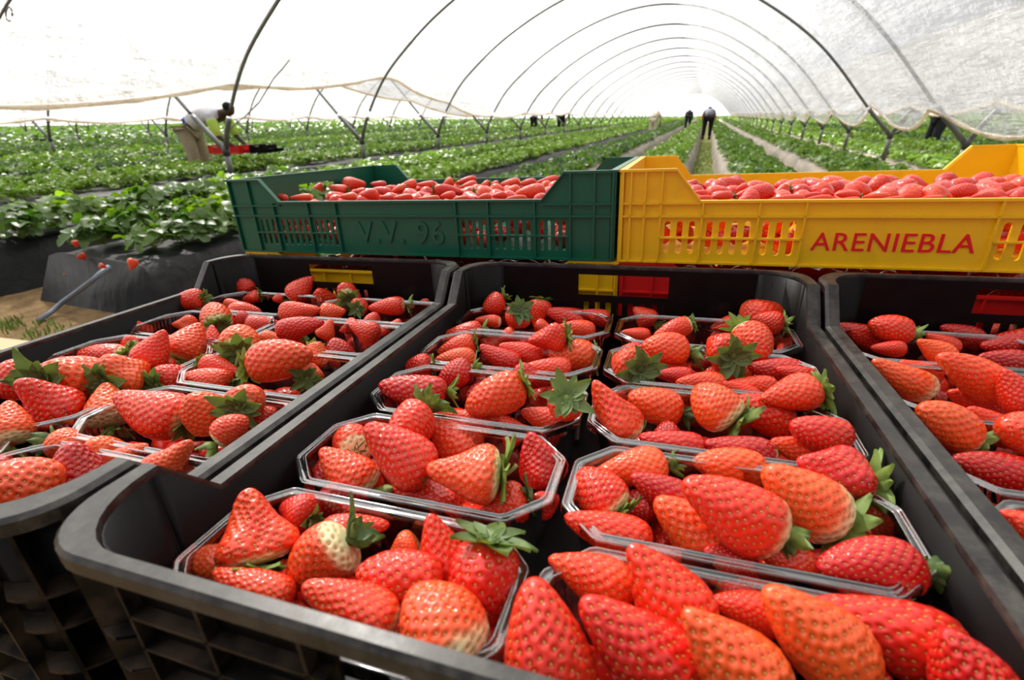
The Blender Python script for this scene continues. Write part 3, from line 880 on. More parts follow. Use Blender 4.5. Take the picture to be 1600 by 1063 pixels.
TAB['D2'] = [(331,508,341,556,34,.4,0,0,''),(362,520,388,549,56,.05,.3,3,'Ru'),(448,532,408,527,24,0,0,0,''),(439,538,474,527,24,.75,0,2,''),(488,552,390,572,64,.2,0,2,'Ru'),
 (510,572,484,545,40,.08,.2,2,''),(523,529,537,572,42,.75,0,0,''),(375,584,314,567,34,.4,0,2,''),(476,572,488,590,36,.2,.2,3,'v')]
TAB['C1'] = [(-18,576,64,590,36,.3,0,0,''),(-22,612,48,588,62,.55,0,2,'u'),(64,550,57,573,30,.75,0,0,''),(58,572,74,592,36,0,.5,2,''),(124,575,114,596,76,.08,.1,3,'vRu'),
 (206,572,192,594,62,.08,.1,3,'vu'),(54,592,80,658,78,.55,0,0,'Bu'),(103,640,137,625,42,.5,0,0,'d'),(85,566,100,570,23,.5,0,0,'')]
TAB['D1'] = [(159,599,182,664,62,.02,.7,2,''),(181,617,293,657,74,.3,.2,2,'Lu'),(289,586,360,598,40,.3,0,2,''),(310,615,324,674,64,.18,.4,0,'u'),(384,612,390,634,58,.1,.2,3,'vu'),
 (380,654,346,690,48,.3,.3,3,'u'),(432,640,394,664,38,.4,0,1,''),(280,578,264,600,48,.6,.1,3,'v'),(205,602,228,606,26,.5,0,0,'d')]
TAB['D0'] = [(141,696,84,692,50,.1,0,3,''),(115,690,121,780,80,.9,0,0,'Lu'),(159,687,163,724,52,0,.15,0,''),(231,696,168,733,38,.2,0,0,''),(298,689,242,742,58,.15,0,0,'Bu'),
 (82,735,2,784,88,.08,.7,2,'Ru'),(18,722,-20,735,38,.4,0,0,'')]
TAB['C0'] = [(3,628,22,692,62,.15,.5,2,'u'),(-40,660,-10,700,50,.4,0,0,'')]
S1, S2 = 1 / 3.333, 1 / 2.909
GREENB = [(20,150,100,170,11,.5),(110,163,230,160,11,.2),(230,110,290,110,14,.2),(310,105,410,125,14,.4),(505,90,385,98,21,.35),(365,160,460,158,12,.25),(440,130,510,130,11,.2),(465,152,570,145,17,.5),
 (540,118,640,145,14,.55),(530,90,612,95,11,.7),(575,160,650,164,10,.6),(605,115,642,118,13,.6),(640,132,720,108,14,.25),(690,95,770,90,15,.3),(650,163,750,160,11,.3),(770,95,870,92,11,.35),(905,100,960,72,14,.2),
 (1018,138,858,124,18,.6),(970,88,1080,62,11,.5),(990,112,1085,92,13,.4),(895,155,972,152,13,.3),(960,170,1045,168,10,.4),(1015,142,1060,138,15,.5),(1100,102,1152,95,14,.35),(1205,95,1310,82,15,.25),(1308,92,1392,82,13,.4),
 (1370,95,1512,62,13,.5),(1220,132,1310,125,17,.25),(1278,148,1440,128,24,.35),(1160,156,1240,153,12,.45),(1090,165,1160,163,12,.3),(1235,170,1345,168,10,.3),(775,168,890,166,10,.3),(1150,92,1198,92,11,.4)]
GREENC = {5: 0, 2: 2, 6: 0, 12: 2, 16: 3, 17: 2, 23: 2, 22: 2, 3: 2, 14: 0}
YELB = [(50,85,118,84,17,.6),(85,122,168,130,13,.4),(90,150,182,150,12,.6),(155,100,202,110,14,.6),(330,68,197,98,26,.65),(290,108,342,95,15,.55),(180,142,275,138,16,.5),(298,132,455,118,30,.7),(240,162,292,160,8,.7),
 (462,118,532,108,17,.4),(518,105,572,105,14,.5),(552,88,660,82,24,.65),(440,152,602,148,15,.4),(585,108,692,98,15,.6),(580,140,672,132,12,.6),(676,92,772,104,23,.7),(740,135,680,115,14,.5),(600,152,728,148,13,.35),
 (745,128,852,136,15,.4),(738,155,855,152,10,.35),(862,142,985,138,13,.3),(930,118,1022,112,13,.65),(1108,76,1008,132,12,.5),(1045,124,1155,114,17,.45),(1130,115,1188,114,13,.6),(926,156,1052,148,10,.4),(1108,152,1232,144,11,.3),
 (1188,108,1262,103,12,.6),(1230,130,1375,118,26,.65),(1275,82,1327,80,11,.7),(1338,98,1404,112,13,.6),(1358,142,1455,136,16,.6),(1398,120,1545,102,23,.6),(1528,86,1592,78,15,.65),(1502,138,1605,116,19,.7),(1448,156,1532,148,9,.5),(1480,78,1545,88,10,.6)]

def wd_tone(t, white):
    if white >= .45: return 'pale-shouldered red'
    return 'orange-red' if t < .22 else 'light red' if t < .38 else 'bright red' if t < .62 else 'deep red' if t < .82 else 'crimson'
NTH = ['first', 'second', 'third', 'fourth', 'fifth', 'sixth', 'seventh', 'eighth', 'ninth', 'tenth', 'eleventh', 'twelfth', 'thirteenth', 'fourteenth', 'fifteenth', 'sixteenth', 'seventeenth', 'eighteenth', 'nineteenth', 'twentieth']
def nth_word(i, n):
    if i == 0: return 'leftmost'
    if i == n - 1: return 'rightmost'
    if i < n / 2: return (NTH[i] if i < 20 else f'{NTH[i-20]} after the twentieth') + ' from left'
    j = n - 1 - i
    return (NTH[j] if j < 20 else f'{j + 1}th') + ' from right'
def tipword(tx, ty, cx, cy, v):
    if v: return 'cap facing out'
    a = math.degrees(math.atan2(-(ty - cy), tx - cx))
    if 55 < a < 125: return 'tip up'
    if -125 < a < -55: return 'tip down'
    return 'tip right' if abs(a) <= 55 else 'tip left'

BER = []       # every measured berry: dict
for key, rows in TAB.items():
    col, row = key[0], int(key[1])
    rn, sd, cr = punnet_name(col, row)
    order = sorted(range(len(rows)), key=lambda i: rows[i][0] + rows[i][2])
    for i, (tx, ty, cx, cy, w, tone, pale, cal, fl) in enumerate(rows):
        k = order.index(i)
        wm = max(w, math.hypot(tx - cx, ty - cy) / 2.05)       # only the upper part shows: the rest is covered
        ty += (wm - w) * .5; cy += (wm - w) * .5; w = wm
        v = 'v' in fl
        capw = {0: '', 1: ', small green cap', 2: ', leafy cap', 3: ', large leafy cap'}[cal] if not v else ''
        deep = 'd' in fl                                        # those covered by others are counted by themselves
        mates = [j for j in order if ('d' in rows[j][8]) == deep]
        place = nth_word(mates.index(i), len(mates)) if len(mates) > 1 else ''
        if deep:
            lab = f'{wd_tone(tone, pale)} strawberry half hidden under others, {place + " " if place else ""}in {rn} {sd} punnet, {cr} crate'
        else:
            lab = f'{wd_tone(tone, pale)} strawberry, {tipword(tx, ty, cx, cy, v)}, {place} in {rn} {sd} punnet, {cr} black crate'
        BER.append(dict(t=(tx, ty), c=(cx, cy), w=w, tone=tone, pale=pale * .8, cal=cal, fl=fl, lab=lab, z=-HP + (.006 if 'u' in fl else -.022 if 'd' in fl else -.007), pun=(col, row),
                        grp=f'strawberries in the {cr} black crate', far=False, yr=None))
for lst, ox, s, zz, yr, nm, ccol in ((GREENB, 420, S1, GZ + .077, (GY + .03, GY + .37), 'green', GREENC), (YELB, 1050, S2, YZ + .074, (YY + .03, YY + .37), 'yellow', {6: 2, 9: 2, 18: 2, 26: 2, 28: 1, 4: 0})):
    order = sorted(range(len(lst)), key=lambda i: lst[i][0] + lst[i][2])
    for i, (tx, ty, cx, cy, w, tone) in enumerate(lst):
        k = order.index(i); n = len(lst)
        q = lambda x, y: (ox + x * s, 260 + y * s)
        t_, c_ = q(tx, ty), q(cx, cy)
        lab = f'{"large " if w > 19 else "small " if w < 11 else ""}{wd_tone(tone, 0)} strawberry, {tipword(*t_, *c_, False)}, {nth_word(k, n)} on top in the {nm} crate'
        BER.append(dict(t=t_, c=c_, w=w, tone=tone, pale=.15 if tone < .3 else 0, cal=ccol.get(i, 0), fl='', lab=lab, z=zz + .006, grp=f'strawberries in the {nm} crate', far=True, yr=yr))
# positions
for b in BER:
    mx, my = (b['t'][0] + b['c'][0]) / 2, (b['t'][1] + b['c'][1]) / 2
    d = MC @ pray(mx, my)
    s = (b['z'] - CC[2]) / d[2]
    if b['yr']:
        # a grazing view: the picture height says how far back in the crate it lies
        f_ = np.clip((316 - my) / 36., 0, 1)
        s = (b['yr'][0] + (b['yr'][1] - b['yr'][0]) * f_ - CC[1]) / d[1]
    b['ray'], b['s'] = d, s
# berries that would share space slide along their line of sight
def spheres(b):
    D = b['s']
    W_ = b['w'] * D / F_PX
    v = np.array([(b['t'][0] - b['c'][0]) * D / F_PX, -(b['t'][1] - b['c'][1]) * D / F_PX, 0.])
    lp = np.linalg.norm(v)
    lr = max(lp, 1.14 * W_)
    fl = b['fl']
    if 'v' in fl: lr = max(lr, 1.2 * W_)
    fw = math.sqrt(max(0, lr * lr - lp * lp)) * (1 if 'v' in fl or (b['cal'] and b['t'][1] < b['c'][1] + .3 * math.hypot(b['t'][0] - b['c'][0], b['t'][1] - b['c'][1])) else -1)
    v[2] = fw
    b['W'], b['Lr'] = W_, lr
    b['ax'] = MC @ (v / np.linalg.norm(v))
    P = CC + b['ray'] * D
    if 'pun' in b and b['pun'] != ('C', 0):           # stay inside the punnet's front wall and above its floor
        py = punnet_pos(*b['pun'])[1]
        need = py - PY / 2 + (.008 + W_ * .40 if b['pun'][1] > 0 else W_ * .2 - .004)
        if P[1] < need and P[2] > -HP - .045:
            b['s'] += min((need - P[1]) / b['ray'][1], .01)
    b['P'] = P
    return [(P + b['ax'] * lr * k, W_ * r) for k, r in ((-.26, .44), (.02, .44), (.30, .28))]
for it in range(40):
    sp = [spheres(b) for b in BER]
    C = np.array([[s[0] for s in x] for x in sp]); Rr = np.array([[s[1] for s in x] for x in sp])
    cen = C.mean(1)
    dd = np.linalg.norm(cen[:, None] - cen[None], axis=-1)
    for i, j in zip(*np.where((dd < .09) & (dd > 0))):
        if i >= j: continue
        g = np.linalg.norm(C[i][:, None] - C[j][None], axis=-1) - (Rr[i][:, None] + Rr[j][None])
        m = g.min()
        if m < -.001:
            st = min(.0012, -m * .2)
            a, b = (BER[i], BER[j]) if (BER[i]['s'], ) < (BER[j]['s'], ) else (BER[j], BER[i])
            if 'u' in b['fl'] and 'u' not in a['fl'] and abs(a['s'] - b['s']) < .02: a, b = b, a
            if a.setdefault('off', 0.) > -.02: a['s'] -= st; a['off'] -= st
            if b.setdefault('off', 0.) < .022: b['s'] += st; b['off'] += st
for b in BER: spheres(b)

def add_berry(P, ax, W_, Lr, tone, pale, cal, fl, label, group, r, low=False, twist=None):
    zq = Vector(ax).to_track_quat('Z', 'Y')
    q = zq @ Quaternion((0, 0, 1), twist if twist is not None else r.uniform(0, 6.28))
    root = thing('strawberry', label, 'strawberry', T @ Matrix.Translation(Vector(P)) @ q.to_matrix().to_4x4(), group)
    asp = Lr / W_
    kind = 'round' if 'R' in fl else 'bell' if 'B' in fl else 'long' if 'L' in fl else ('round' if asp < 1.2 and r.random() < .5 else 'long' if asp > 1.7 else 'cone')
    me = r.choice(BM_LOW) if low else r.choice(BM[kind])
    o = ob('flesh', me, root)
    o.scale = (W_ * 1.03, W_ * 1.03, Lr * 1.02)
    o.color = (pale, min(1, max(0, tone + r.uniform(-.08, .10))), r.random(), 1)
    if cal:
        st = 'clasp' if cal == 1 else r.choice(['star', 'reflex', 'star'] if cal == 2 else ['reflex', 'star'])
        if 'v' in fl: st = 'star'
        k = {1: .42, 2: .56, 3: .70}[cal]
        c = ob('calyx', r.choice(CAL[st]), root)
        c.location = (0, 0, -Lr * .5 + .02 * Lr)
        c.rotation_euler = (math.pi, 0, r.uniform(0, 6.28))
        c.scale = (W_ * k,) * 3
        if r.random() < .3:
            s_ = ob('stem', r.choice(STM), c)
    return root
rr = random.Random(5)
for b in BER:
    add_berry(b['P'], b['ax'], b['W'], b['Lr'], b['tone'], b['pale'], b['cal'], b['fl'], b['lab'], b['grp'], rr)
# the layers below, seen through the clear walls, the slots and between the berries: far past counting
FV, FF, FM, FS, FT = [], [], [], [], []
fbase = 0
FDATA = []
for me in BM_FILL:
    v = np.empty(len(me.vertices) * 3, np.float32); me.vertices.foreach_get('co', v)
    c = np.empty(len(me.vertices) * 4, np.float32); me.color_attributes['skin'].data.foreach_get('color', c)
    FDATA.append((v.reshape(-1, 3), [tuple(p.vertices) for p in me.polygons], [p.material_index for p in me.polygons], c.reshape(-1, 4)))
def fill(P, ax, W_, Lr, tone):
    global fbase
    v, f, mi, c = FDATA[rr.randrange(len(FDATA))]
    q = (Vector(ax).to_track_quat('Z', 'Y') @ Quaternion((0, 0, 1), rr.uniform(0, 6.28))).to_matrix()
    M3 = np.array(q)
    X = (v * [W_, W_, Lr]) @ M3.T + np.array(P)
    FV.append(X @ RCW.T + TCW); FF.extend(tuple(fbase + i for i in p) for p in f); FM.extend(mi); FS.append(c)
    FT.append(np.tile(np.array([[0, tone, .5, 1]], np.float32), (len(v), 1))); fbase += len(v)
for (c, r_) in allp:
    x, y, z = punnet_pos(c, r_)
    for i in range(5):
        for j in range(2):
            a = rr.uniform(0, 6.28)
            if c == 'F' or (c, r_) in (('E', 0), ('E', 1), ('C', 0)):
                fill((x + (i - 2) * .031, y + (j - .5) * .034, z - .010 + rr.uniform(-.004, .006)), (math.cos(a + 1), math.sin(a + 1) * .6, .1), .034, .048, rr.uniform(.2, .8))
            fill((x + (i - 2) * .028, y + (j - .5) * .024, z - .044 + rr.uniform(-.006, .006)), (math.cos(a), math.sin(a) * .5, rr.uniform(-.3, .3)), .027, .034, rr.uniform(.35, .95))
for (x0, lx) in ((GX, .615), (YX, .600)):
    for i in range(15):
        for j in range(3):
            for k in range(2):
                if rr.random() < .22 and j == 0: continue
                if j == 2 and k == 0: continue
                a = rr.uniform(0, 6.28)
                fill((x0 + .03 + (lx - .06) * (i + .5) / 15 + rr.uniform(-.005, .005), GY + .046 + j * .042 + rr.uniform(-.005, .005), GZ + .022 + k * .026 + rr.uniform(-.003, .003)),
                     (math.cos(a), math.sin(a), rr.uniform(-.5, .5)), .028, .036, rr.uniform(.3, .9))
    for i in range(15):
        for j in range(6):
            a = rr.uniform(0, 6.28)
            fill((x0 + .04 + (lx - .08) * (i + .5) / 15, GY + .05 + j * .06 + rr.uniform(-.006, .006), GZ - .1145 + .055 + rr.uniform(-.01, .006)), (math.cos(a), math.sin(a), .1), .034, .046, rr.uniform(.3, .9))
    for i in range(14):
        for j in range(4):
            a = rr.uniform(0, 6.28)
            fill((x0 + .035 + (lx - .07) * (i + .5) / 14 + rr.uniform(-.006, .006), GY + .14 + j * .064 + rr.uniform(-.006, .006), GZ + .060 + rr.uniform(-.004, .004)),
                 (math.cos(a), math.sin(a), rr.uniform(-.3, .3)), .032, .042, rr.uniform(.2, .8))
me = mesh('covered_strawberries', np.concatenate(FV), FF, [M_FLESH_B, M_SEED], True, FM)
for nm_, arr in (('skin', FS), ('tint', FT)):
    ca = me.color_attributes.new(nm_, 'FLOAT_COLOR', 'POINT'); ca.data.foreach_set('color', np.concatenate(arr).astype(np.float32).ravel())
tag(ob('strawberry_fill', me), 'red strawberries in the lower layers, glimpsed through clear walls, slots and gaps', 'strawberries', kind='stuff')
# ------------------------------------------------------------------ ground, beds, plants
PITCHB = 1.17
FX = lambda k: .08 + PITCHB * k          # middle of the k-th furrow
g = MB(); g.add([(-120, -12, 0), (120, -12, 0), (120, 220, 0), (-120, 220, 0)], [(0, 1, 2, 3)])
gd = g.build('ground', M_SOIL); gd['kind'] = 'structure'
g = MB()
nx, ny = 6, 120
v = [(.08 - .19 + .38 * i / nx, 2.2 + 60 * (j / ny) ** 1.5, .012 + .006 * math.sin(i * 2.1 + j * 1.7)) for j in range(ny + 1) for i in range(nx + 1)]
g.add(v, [(j * (nx + 1) + i, j * (nx + 1) + i + 1, (j + 1) * (nx + 1) + i + 1, (j + 1) * (nx + 1) + i) for j in range(ny) for i in range(nx)])
pt = g.build('grass_path', M_GRASSG, None, True); pt['kind'] = 'structure'
def blades(name, n, fx, fy, h, seed):
    r = np.random.default_rng(seed)
    b = MB()
    for i in range(n):
        x, y = fx(r), fy(r); a = r.uniform(0, 6.28); l = h * r.uniform(.5, 1.3); w = .004
        dx, dy = math.cos(a), math.sin(a)
        lean = r.uniform(.1, .7) * l
        b.add([(x - dy * w, y + dx * w, 0), (x + dy * w, y - dx * w, 0), (x + dx * lean * .4 + dy * w * .7, y + dy * lean * .4 - dx * w * .7, l * .6), (x + dx * lean * .4 - dy * w * .7, y + dy * lean * .4 + dx * w * .7, l * .6), (x + dx * lean, y + dy * lean, l)], [(0, 1, 2, 3), (3, 2, 4)])
    o = b.build(name, M_GRASS)
    return o
o = blades('grass', 5200, lambda r: .08 + r.uniform(-.18, .18), lambda r: 4 + 16 * r.uniform() ** 1.6, .045, 3)
tag(o, 'short green grass growing along the path between two raised beds', 'grass', kind='stuff')
o = blades('grass', 160, lambda r: r.choice([-2.95, -3.3, -3.15]) + r.normal(0, .05), lambda r: 1.25 + r.normal(0, .06), .035, 4)
tag(o, 'sparse grass tufts on the sandy soil beside the black crates', 'grass', kind='stuff')

KS = list(range(-17, 12))
CUST = {-6: (-7.08, -6.74, 1.6), -7: (-8.0, -7.72, 1.6), -3: (-3.50, -2.60, 1.66), -4: (-4.95, -3.85, 1.52), -5: (-6.55, -5.55, 1.6)}
BEDS = {}
for k in KS:      # bed between furrow k and k+1
    x0, x1 = FX(k) + .19, FX(k + 1) - .19
    if k == -1: x1 = FX(0) - .2
    ys, ye = 1.22 + (.35 if k <= -4 else 0.), 75.
    if k in CUST: x0, x1, ys = CUST[k]
    h = .27
    nY = 46
    Ys = [ys + (ye - ys) * (i / nY) ** 2.2 for i in range(nY + 1)]
    sec = lambda s: [(x0 - .03 * s, 0), (x0 + .02, h * .55), (x0 + .075, h * .93), (x0 + .16, h), (x1 - .16, h), (x1 - .075, h * .93), (x1 - .02, h * .55), (x1 + .03 * s, 0)]
    r = np.random.default_rng(k + 40)
    v = []
    for i, y in enumerate(Ys):
        for (x, z) in sec(1):
            amp = .012 if y < 12 else .02
            v.append((x + r.normal(0, amp) * (z < h * .9), y + (0.10 * (h - z) / h * -1 if i == 0 else 0) + r.normal(0, .01), max(0, z + r.normal(0, .009) * (z > 0))))
    m = 8
    f = [(i * m + j, i * m + j + 1, (i + 1) * m + j + 1, (i + 1) * m + j) for i in range(nY) for j in range(m - 1)]
    f.append(tuple(range(m - 1, -1, -1)))
    b = MB(); b.add(v, f)
    side = 'left' if k < 0 else 'right'
    n_ = -k if k < 0 else k + 1
    nm = (NTH[n_ - 1] if n_ <= 20 else str(n_))
    o = b.build('raised_bed', M_MULCH if k <= -3 else M_SUNSHEEN, None, True)
    if k == -3: lab = 'raised bed under black film whose end stands nearest on the sandy soil'
    elif k == -4: lab = 'raised bed under black film, next beyond the nearest one on the sandy soil'
    else: lab = f'raised strawberry bed under plastic film, {nm} to the {side} of the grass path'
    tag(o, lab, 'raised bed')
    BEDS[k] = (x0, x1, ys, h)

def leaf_geo(r, n, ln, detail):
    """trifoliate leaves of one plant"""
    V, Fc = [], []
    for i in range(n):
        a = r.uniform(0, 2 * math.pi); el = r.uniform(.35, 1.35); pl = r.uniform(.10, .21)
        c = np.array([math.cos(a) * math.cos(el) * pl, math.sin(a) * math.cos(el) * pl, math.sin(el) * pl])
        tilt = r.uniform(-.3, .9)
        d = np.array([math.cos(a), math.sin(a), 0.])
        fwd = d * math.cos(tilt) - np.array([0, 0, 1.]) * math.sin(tilt)
        side = np.array([-math.sin(a), math.cos(a), 0.]); roll = r.normal(0, .45)
        up = np.cross(side, fwd) * -1
        side, up = side * math.cos(roll) + up * math.sin(roll), up * math.cos(roll) - side * math.sin(roll)
        for q in (0, 1.75, -1.75):
            l = ln * r.uniform(.8, 1.15); w = l * .46
            f1 = fwd * math.cos(q) + side * math.sin(q); s1 = side * math.cos(q) - fwd * math.sin(q)
            b0 = len(V)
            if detail:
                rows = [(.0, .06), (.18, .62), (.42, 1.), (.68, .92), (.88, .55), (1., .12)]
                for (u, ww) in rows:
                    for s in (-1, 0, 1):
                        V.append(c + f1 * l * (u + .05) + s1 * w * ww * s + up * (l * (.14 * abs(s) * ww - .22 * u * u)))
                Fc += [(b0 + 3 * i2 + j, b0 + 3 * i2 + j + 1, b0 + 3 * i2 + 4 + j, b0 + 3 * i2 + 3 + j) for i2 in range(5) for j in range(2)]
            else:
                V += [c + f1 * l * .03, c + f1 * l * .55 - s1 * w + up * l * .10, c + f1 * l * 1.02 - up * l * .14, c + f1 * l * .55 + s1 * w + up * l * .10]
                Fc += [(b0, b0 + 1, b0 + 2), (b0, b0 + 2, b0 + 3)]
    return np.array(V), Fc
def foliage_mesh(seed):
    r = np.random.default_rng(seed)
    V, Fc = leaf_geo(r, 36, .068, True)
    V[:, 2] = np.maximum(V[:, 2], .014)
    return mesh('foliage', V, Fc, M_LEAF, True)
FOL = [foliage_mesh(i) for i in range(5)]
def petiole_mesh(seed):
    r = np.random.default_rng(seed)
    b = MB()
    for i in range(22):
        a = r.uniform(0, 6.28); el = r.uniform(.35, 1.35); pl = r.uniform(.10, .2)
        b.tube([(0, 0, 0), (math.cos(a) * math.cos(el) * pl * .6, math.sin(a) * math.cos(el) * pl * .6, math.sin(el) * pl * .7), (math.cos(a) * math.cos(el) * pl, math.sin(a) * math.cos(el) * pl, math.sin(el) * pl)], .0022, 5, cap=False)
    return mesh('petiole', b.v, b.f, M_STEM, True)
PET = [petiole_mesh(i) for i in range(2)]
def flower_mesh():
    b = MB()
    for i in range(5):
        a = i * 1.2566
        d = np.array([math.cos(a), math.sin(a), 0]); s = np.array([-d[1], d[0], 0])
        b.add([d * .003, d * .009 - s * .006 + [0, 0, .001], d * .016 + [0, 0, .003], d * .009 + s * .006 + [0, 0, .001]], [(0, 1, 2, 3)])
    return mesh('flower', b.v, b.f, M_PETAL, False)
FLW = flower_mesh()
pr = random.Random(11)
NEAR = {-3: (1.84, 4.2), -4: (1.8, 4.4), -2: (1.9, 3.6)}
def near_plant(x, y, z, k):
    if k == -3 and y < 2.1: lab = 'leafy strawberry plant at the near end of the closest black-filmed bed'
    elif k == -3: lab = 'leafy strawberry plant in the closest black-filmed bed'
    elif k == -4: lab = 'leafy strawberry plant in the black-filmed bed behind the closest one'
    else: lab = 'leafy strawberry plant right behind the green crate'
    p = thing('strawberry_plant', lab, 'plant', Matrix.Translation((x, y, z)) @ Matrix.Rotation(pr.uniform(0, 6.28), 4, 'Z') @ Matrix.Scale(pr.uniform(.75, 1.0), 4), lab.replace('leafy ', '').replace('strawberry plant', 'strawberry plants'))
    f = ob('foliage', pr.choice(FOL), p)
    ob('petioles', pr.choice(PET), p)
    if pr.random() < .4:
        w = ob('flower', FLW, p, (pr.uniform(-.1, .1), pr.uniform(-.1, .1), pr.uniform(.10, .16)))
        w.rotation_euler = (pr.uniform(-.8, .8), pr.uniform(-.8, .8), 0)
for k, (ya, yb) in NEAR.items():
    x0, x1, ys, h = BEDS[k]
    y = ya
    while y < yb:
        for fx_ in ((.27, .73) if k != -4 else (.62, .86)):
            near_plant(x0 + (x1 - x0) * fx_ + pr.uniform(-.04, .04), y + pr.uniform(-.05, .05), h + .014, k)
        y += .21
TPL = []
for s in range(6):
    TPL.append(leaf_geo(np.random.default_rng(100 + s), 34, .068, False))
TPF = [leaf_geo(np.random.default_rng(200 + s), 15, .10, False) for s in range(4)]
TPV = [leaf_geo(np.random.default_rng(300 + s), 8, .15, False) for s in range(4)]
def foliage_row(k):
    x0, x1, ys, h = BEDS[k]
    r = np.random.default_rng(500 + k)
    vs, fs, base = [], [], 0
    y = NEAR[k][1] if k in NEAR else max(1.4, abs(k) * .25 - 1)
    if k >= 0: y = max(3.2, k * 2.2 + 1)
    if k in (-1,): y = 2.6
    while y < 75:
        dist = math.hypot(y, .5 * (x0 + x1))
        tp, stp = (TPL, .22) if dist < 13 else (TPF, .27) if dist < 28 else (TPV, .42)
        lines = {-4: (.60, .86), -5: (.18, .48)}.get(k, (.31, .69))
        for fx_ in lines if dist < 40 else (.5,):
            V, Fc = tp[r.integers(len(tp))]
            a = r.uniform(0, 6.28); s = r.uniform(.68, .95) * (1 if dist < 40 else 1.3)
            c, sn = math.cos(a) * s, math.sin(a) * s
            P = np.stack([V[:, 0] * c - V[:, 1] * sn, V[:, 0] * sn + V[:, 1] * c, V[:, 2] * s], 1) + [x0 + (x1 - x0) * fx_ + r.normal(0, .03), y + r.normal(0, .04), h - .01]
            on = (P[:, 0] > x0 - .04) & (P[:, 0] < x1 + .04); P[on, 2] = np.maximum(P[on, 2], h + .022)
            vs.append(P); fs.append(np.array(Fc) + base); base += len(P)
        y += stp
    V = np.concatenate(vs); Fc = np.concatenate(fs)
    me = bpy.data.meshes.new('strawberry_foliage')
    me.vertices.add(len(V)); me.vertices.foreach_set('co', V.astype(np.float32).ravel())
    me.loops.add(Fc.size); me.loops.foreach_set('vertex_index', Fc.astype(np.int32).ravel())
    me.polygons.add(len(Fc)); me.polygons.foreach_set('loop_start', np.arange(0, Fc.size, 3, dtype=np.int32))
    me.polygons.foreach_set('loop_total', np.full(len(Fc), 3, np.int32))
    me.polygons.foreach_set('use_smooth', [True] * len(Fc))
    me.update(calc_edges=True)
    me.materials.append(M_LEAF)
    side = 'left' if k < 0 else 'right'; n_ = -k if k < 0 else k + 1
    o = ob('strawberry_foliage', me)
    tag(o, f'continuous green strawberry foliage covering the {NTH[n_ - 1]} bed to the {side} of the grass path', 'foliage', kind='stuff')
for k in KS:
    foliage_row(k)

def far_field(x0, x1, y0, y1, n, lab, seed):
    r = np.random.default_rng(seed)
    vs, fs, base = [], [], 0
    for i in range(n):
        V, Fc = TPV[r.integers(len(TPV))]
        s = r.uniform(1.0, 1.6)
        vs.append(V * s + [x0 + (x1 - x0) * r.uniform(), y0 + (y1 - y0) * r.uniform(), .25]); fs.append(np.array(Fc) + base); base += len(V)
    o = ob('strawberry_foliage', mesh('strawberry_foliage', np.concatenate(vs), np.concatenate(fs), M_LEAF, True))
    tag(o, lab, 'foliage', kind='stuff')
far_field(-75, FX(-17), 6, 80, 9000, 'flat green carpet of strawberry fields far off to the left', 71)
far_field(FX(12), 60, 8, 80, 5000, 'flat green carpet of strawberry fields far off to the right', 72)
far_field(-75, 60, 75, 120, 5000, 'green strip of strawberry fields along the horizon', 73)

# ripe berries hanging over the edge of the nearest bed
for i, (px, py, w, lab) in enumerate([(206, 413, 15, 'ripe strawberry lying on the black film at the bed edge, biggest of the fallen ones'), (118, 381, 9, 'small orange strawberry hanging at the bed end, topmost one'),
                                      (128, 401, 10, 'red strawberry hanging at the bed end just above the hose'), (161, 416, 9, 'red strawberry where the hose leaves the bed'), (106, 430, 9, 'orange strawberry hanging lowest at the bed end')]):
    d = C2W @ pray(px, py)
    if px in (206, 161): s = (.28 - EYE) / d[2]
    else: s = 1.63 / d[1]
    P = O + d * s
    W_ = w * s / F_PX
    root = thing('strawberry', lab, 'strawberry', Matrix.Translation(Vector(P)) @ Matrix.Rotation(2.6 + .5 * i, 4, 'X'), 'strawberries hanging on the bed')
    o = ob('flesh', BM_LOW[i % 4], root); o.scale = (W_, W_, W_ * 1.25); o.color = (.1, .3 + .1 * i, .5, 1)
    c = ob('calyx', CAL['clasp'][i % 4], root); c.location = (0, 0, -W_ * .6); c.rotation_euler = (math.pi, 0, 0); c.scale = (W_ * .5,) * 3
# hose and plank on the soil
g = MB()
def gp(px, py, z):
    d = C2W @ pray(px, py); return O + d * ((z - EYE) / d[2])
hp = [gp(170, 417, .265), gp(155, 429, .245), gp(140, 442, .21), gp(118, 458, .12), gp(98, 472, .06), gp(80, 488, .025), gp(60, 501, .014)]
g.tube(hp, .0125, 10)
tag(g.build('irrigation_hose', M_HOSE, None, True), 'blue-grey irrigation hose running from the bed end down onto the sand', 'hose')
g = MB(); P = gp(12, 538, .03)
g.box(-.32, .075, -.05, .05, -.028, .0)
o = g.build('wooden_plank', M_WOOD); o.location = (P[0], P[1], .029); o.rotation_euler = (0, 0, .12)
tag(o, 'pale sawn wooden plank lying on the sand beside the crates', 'plank')

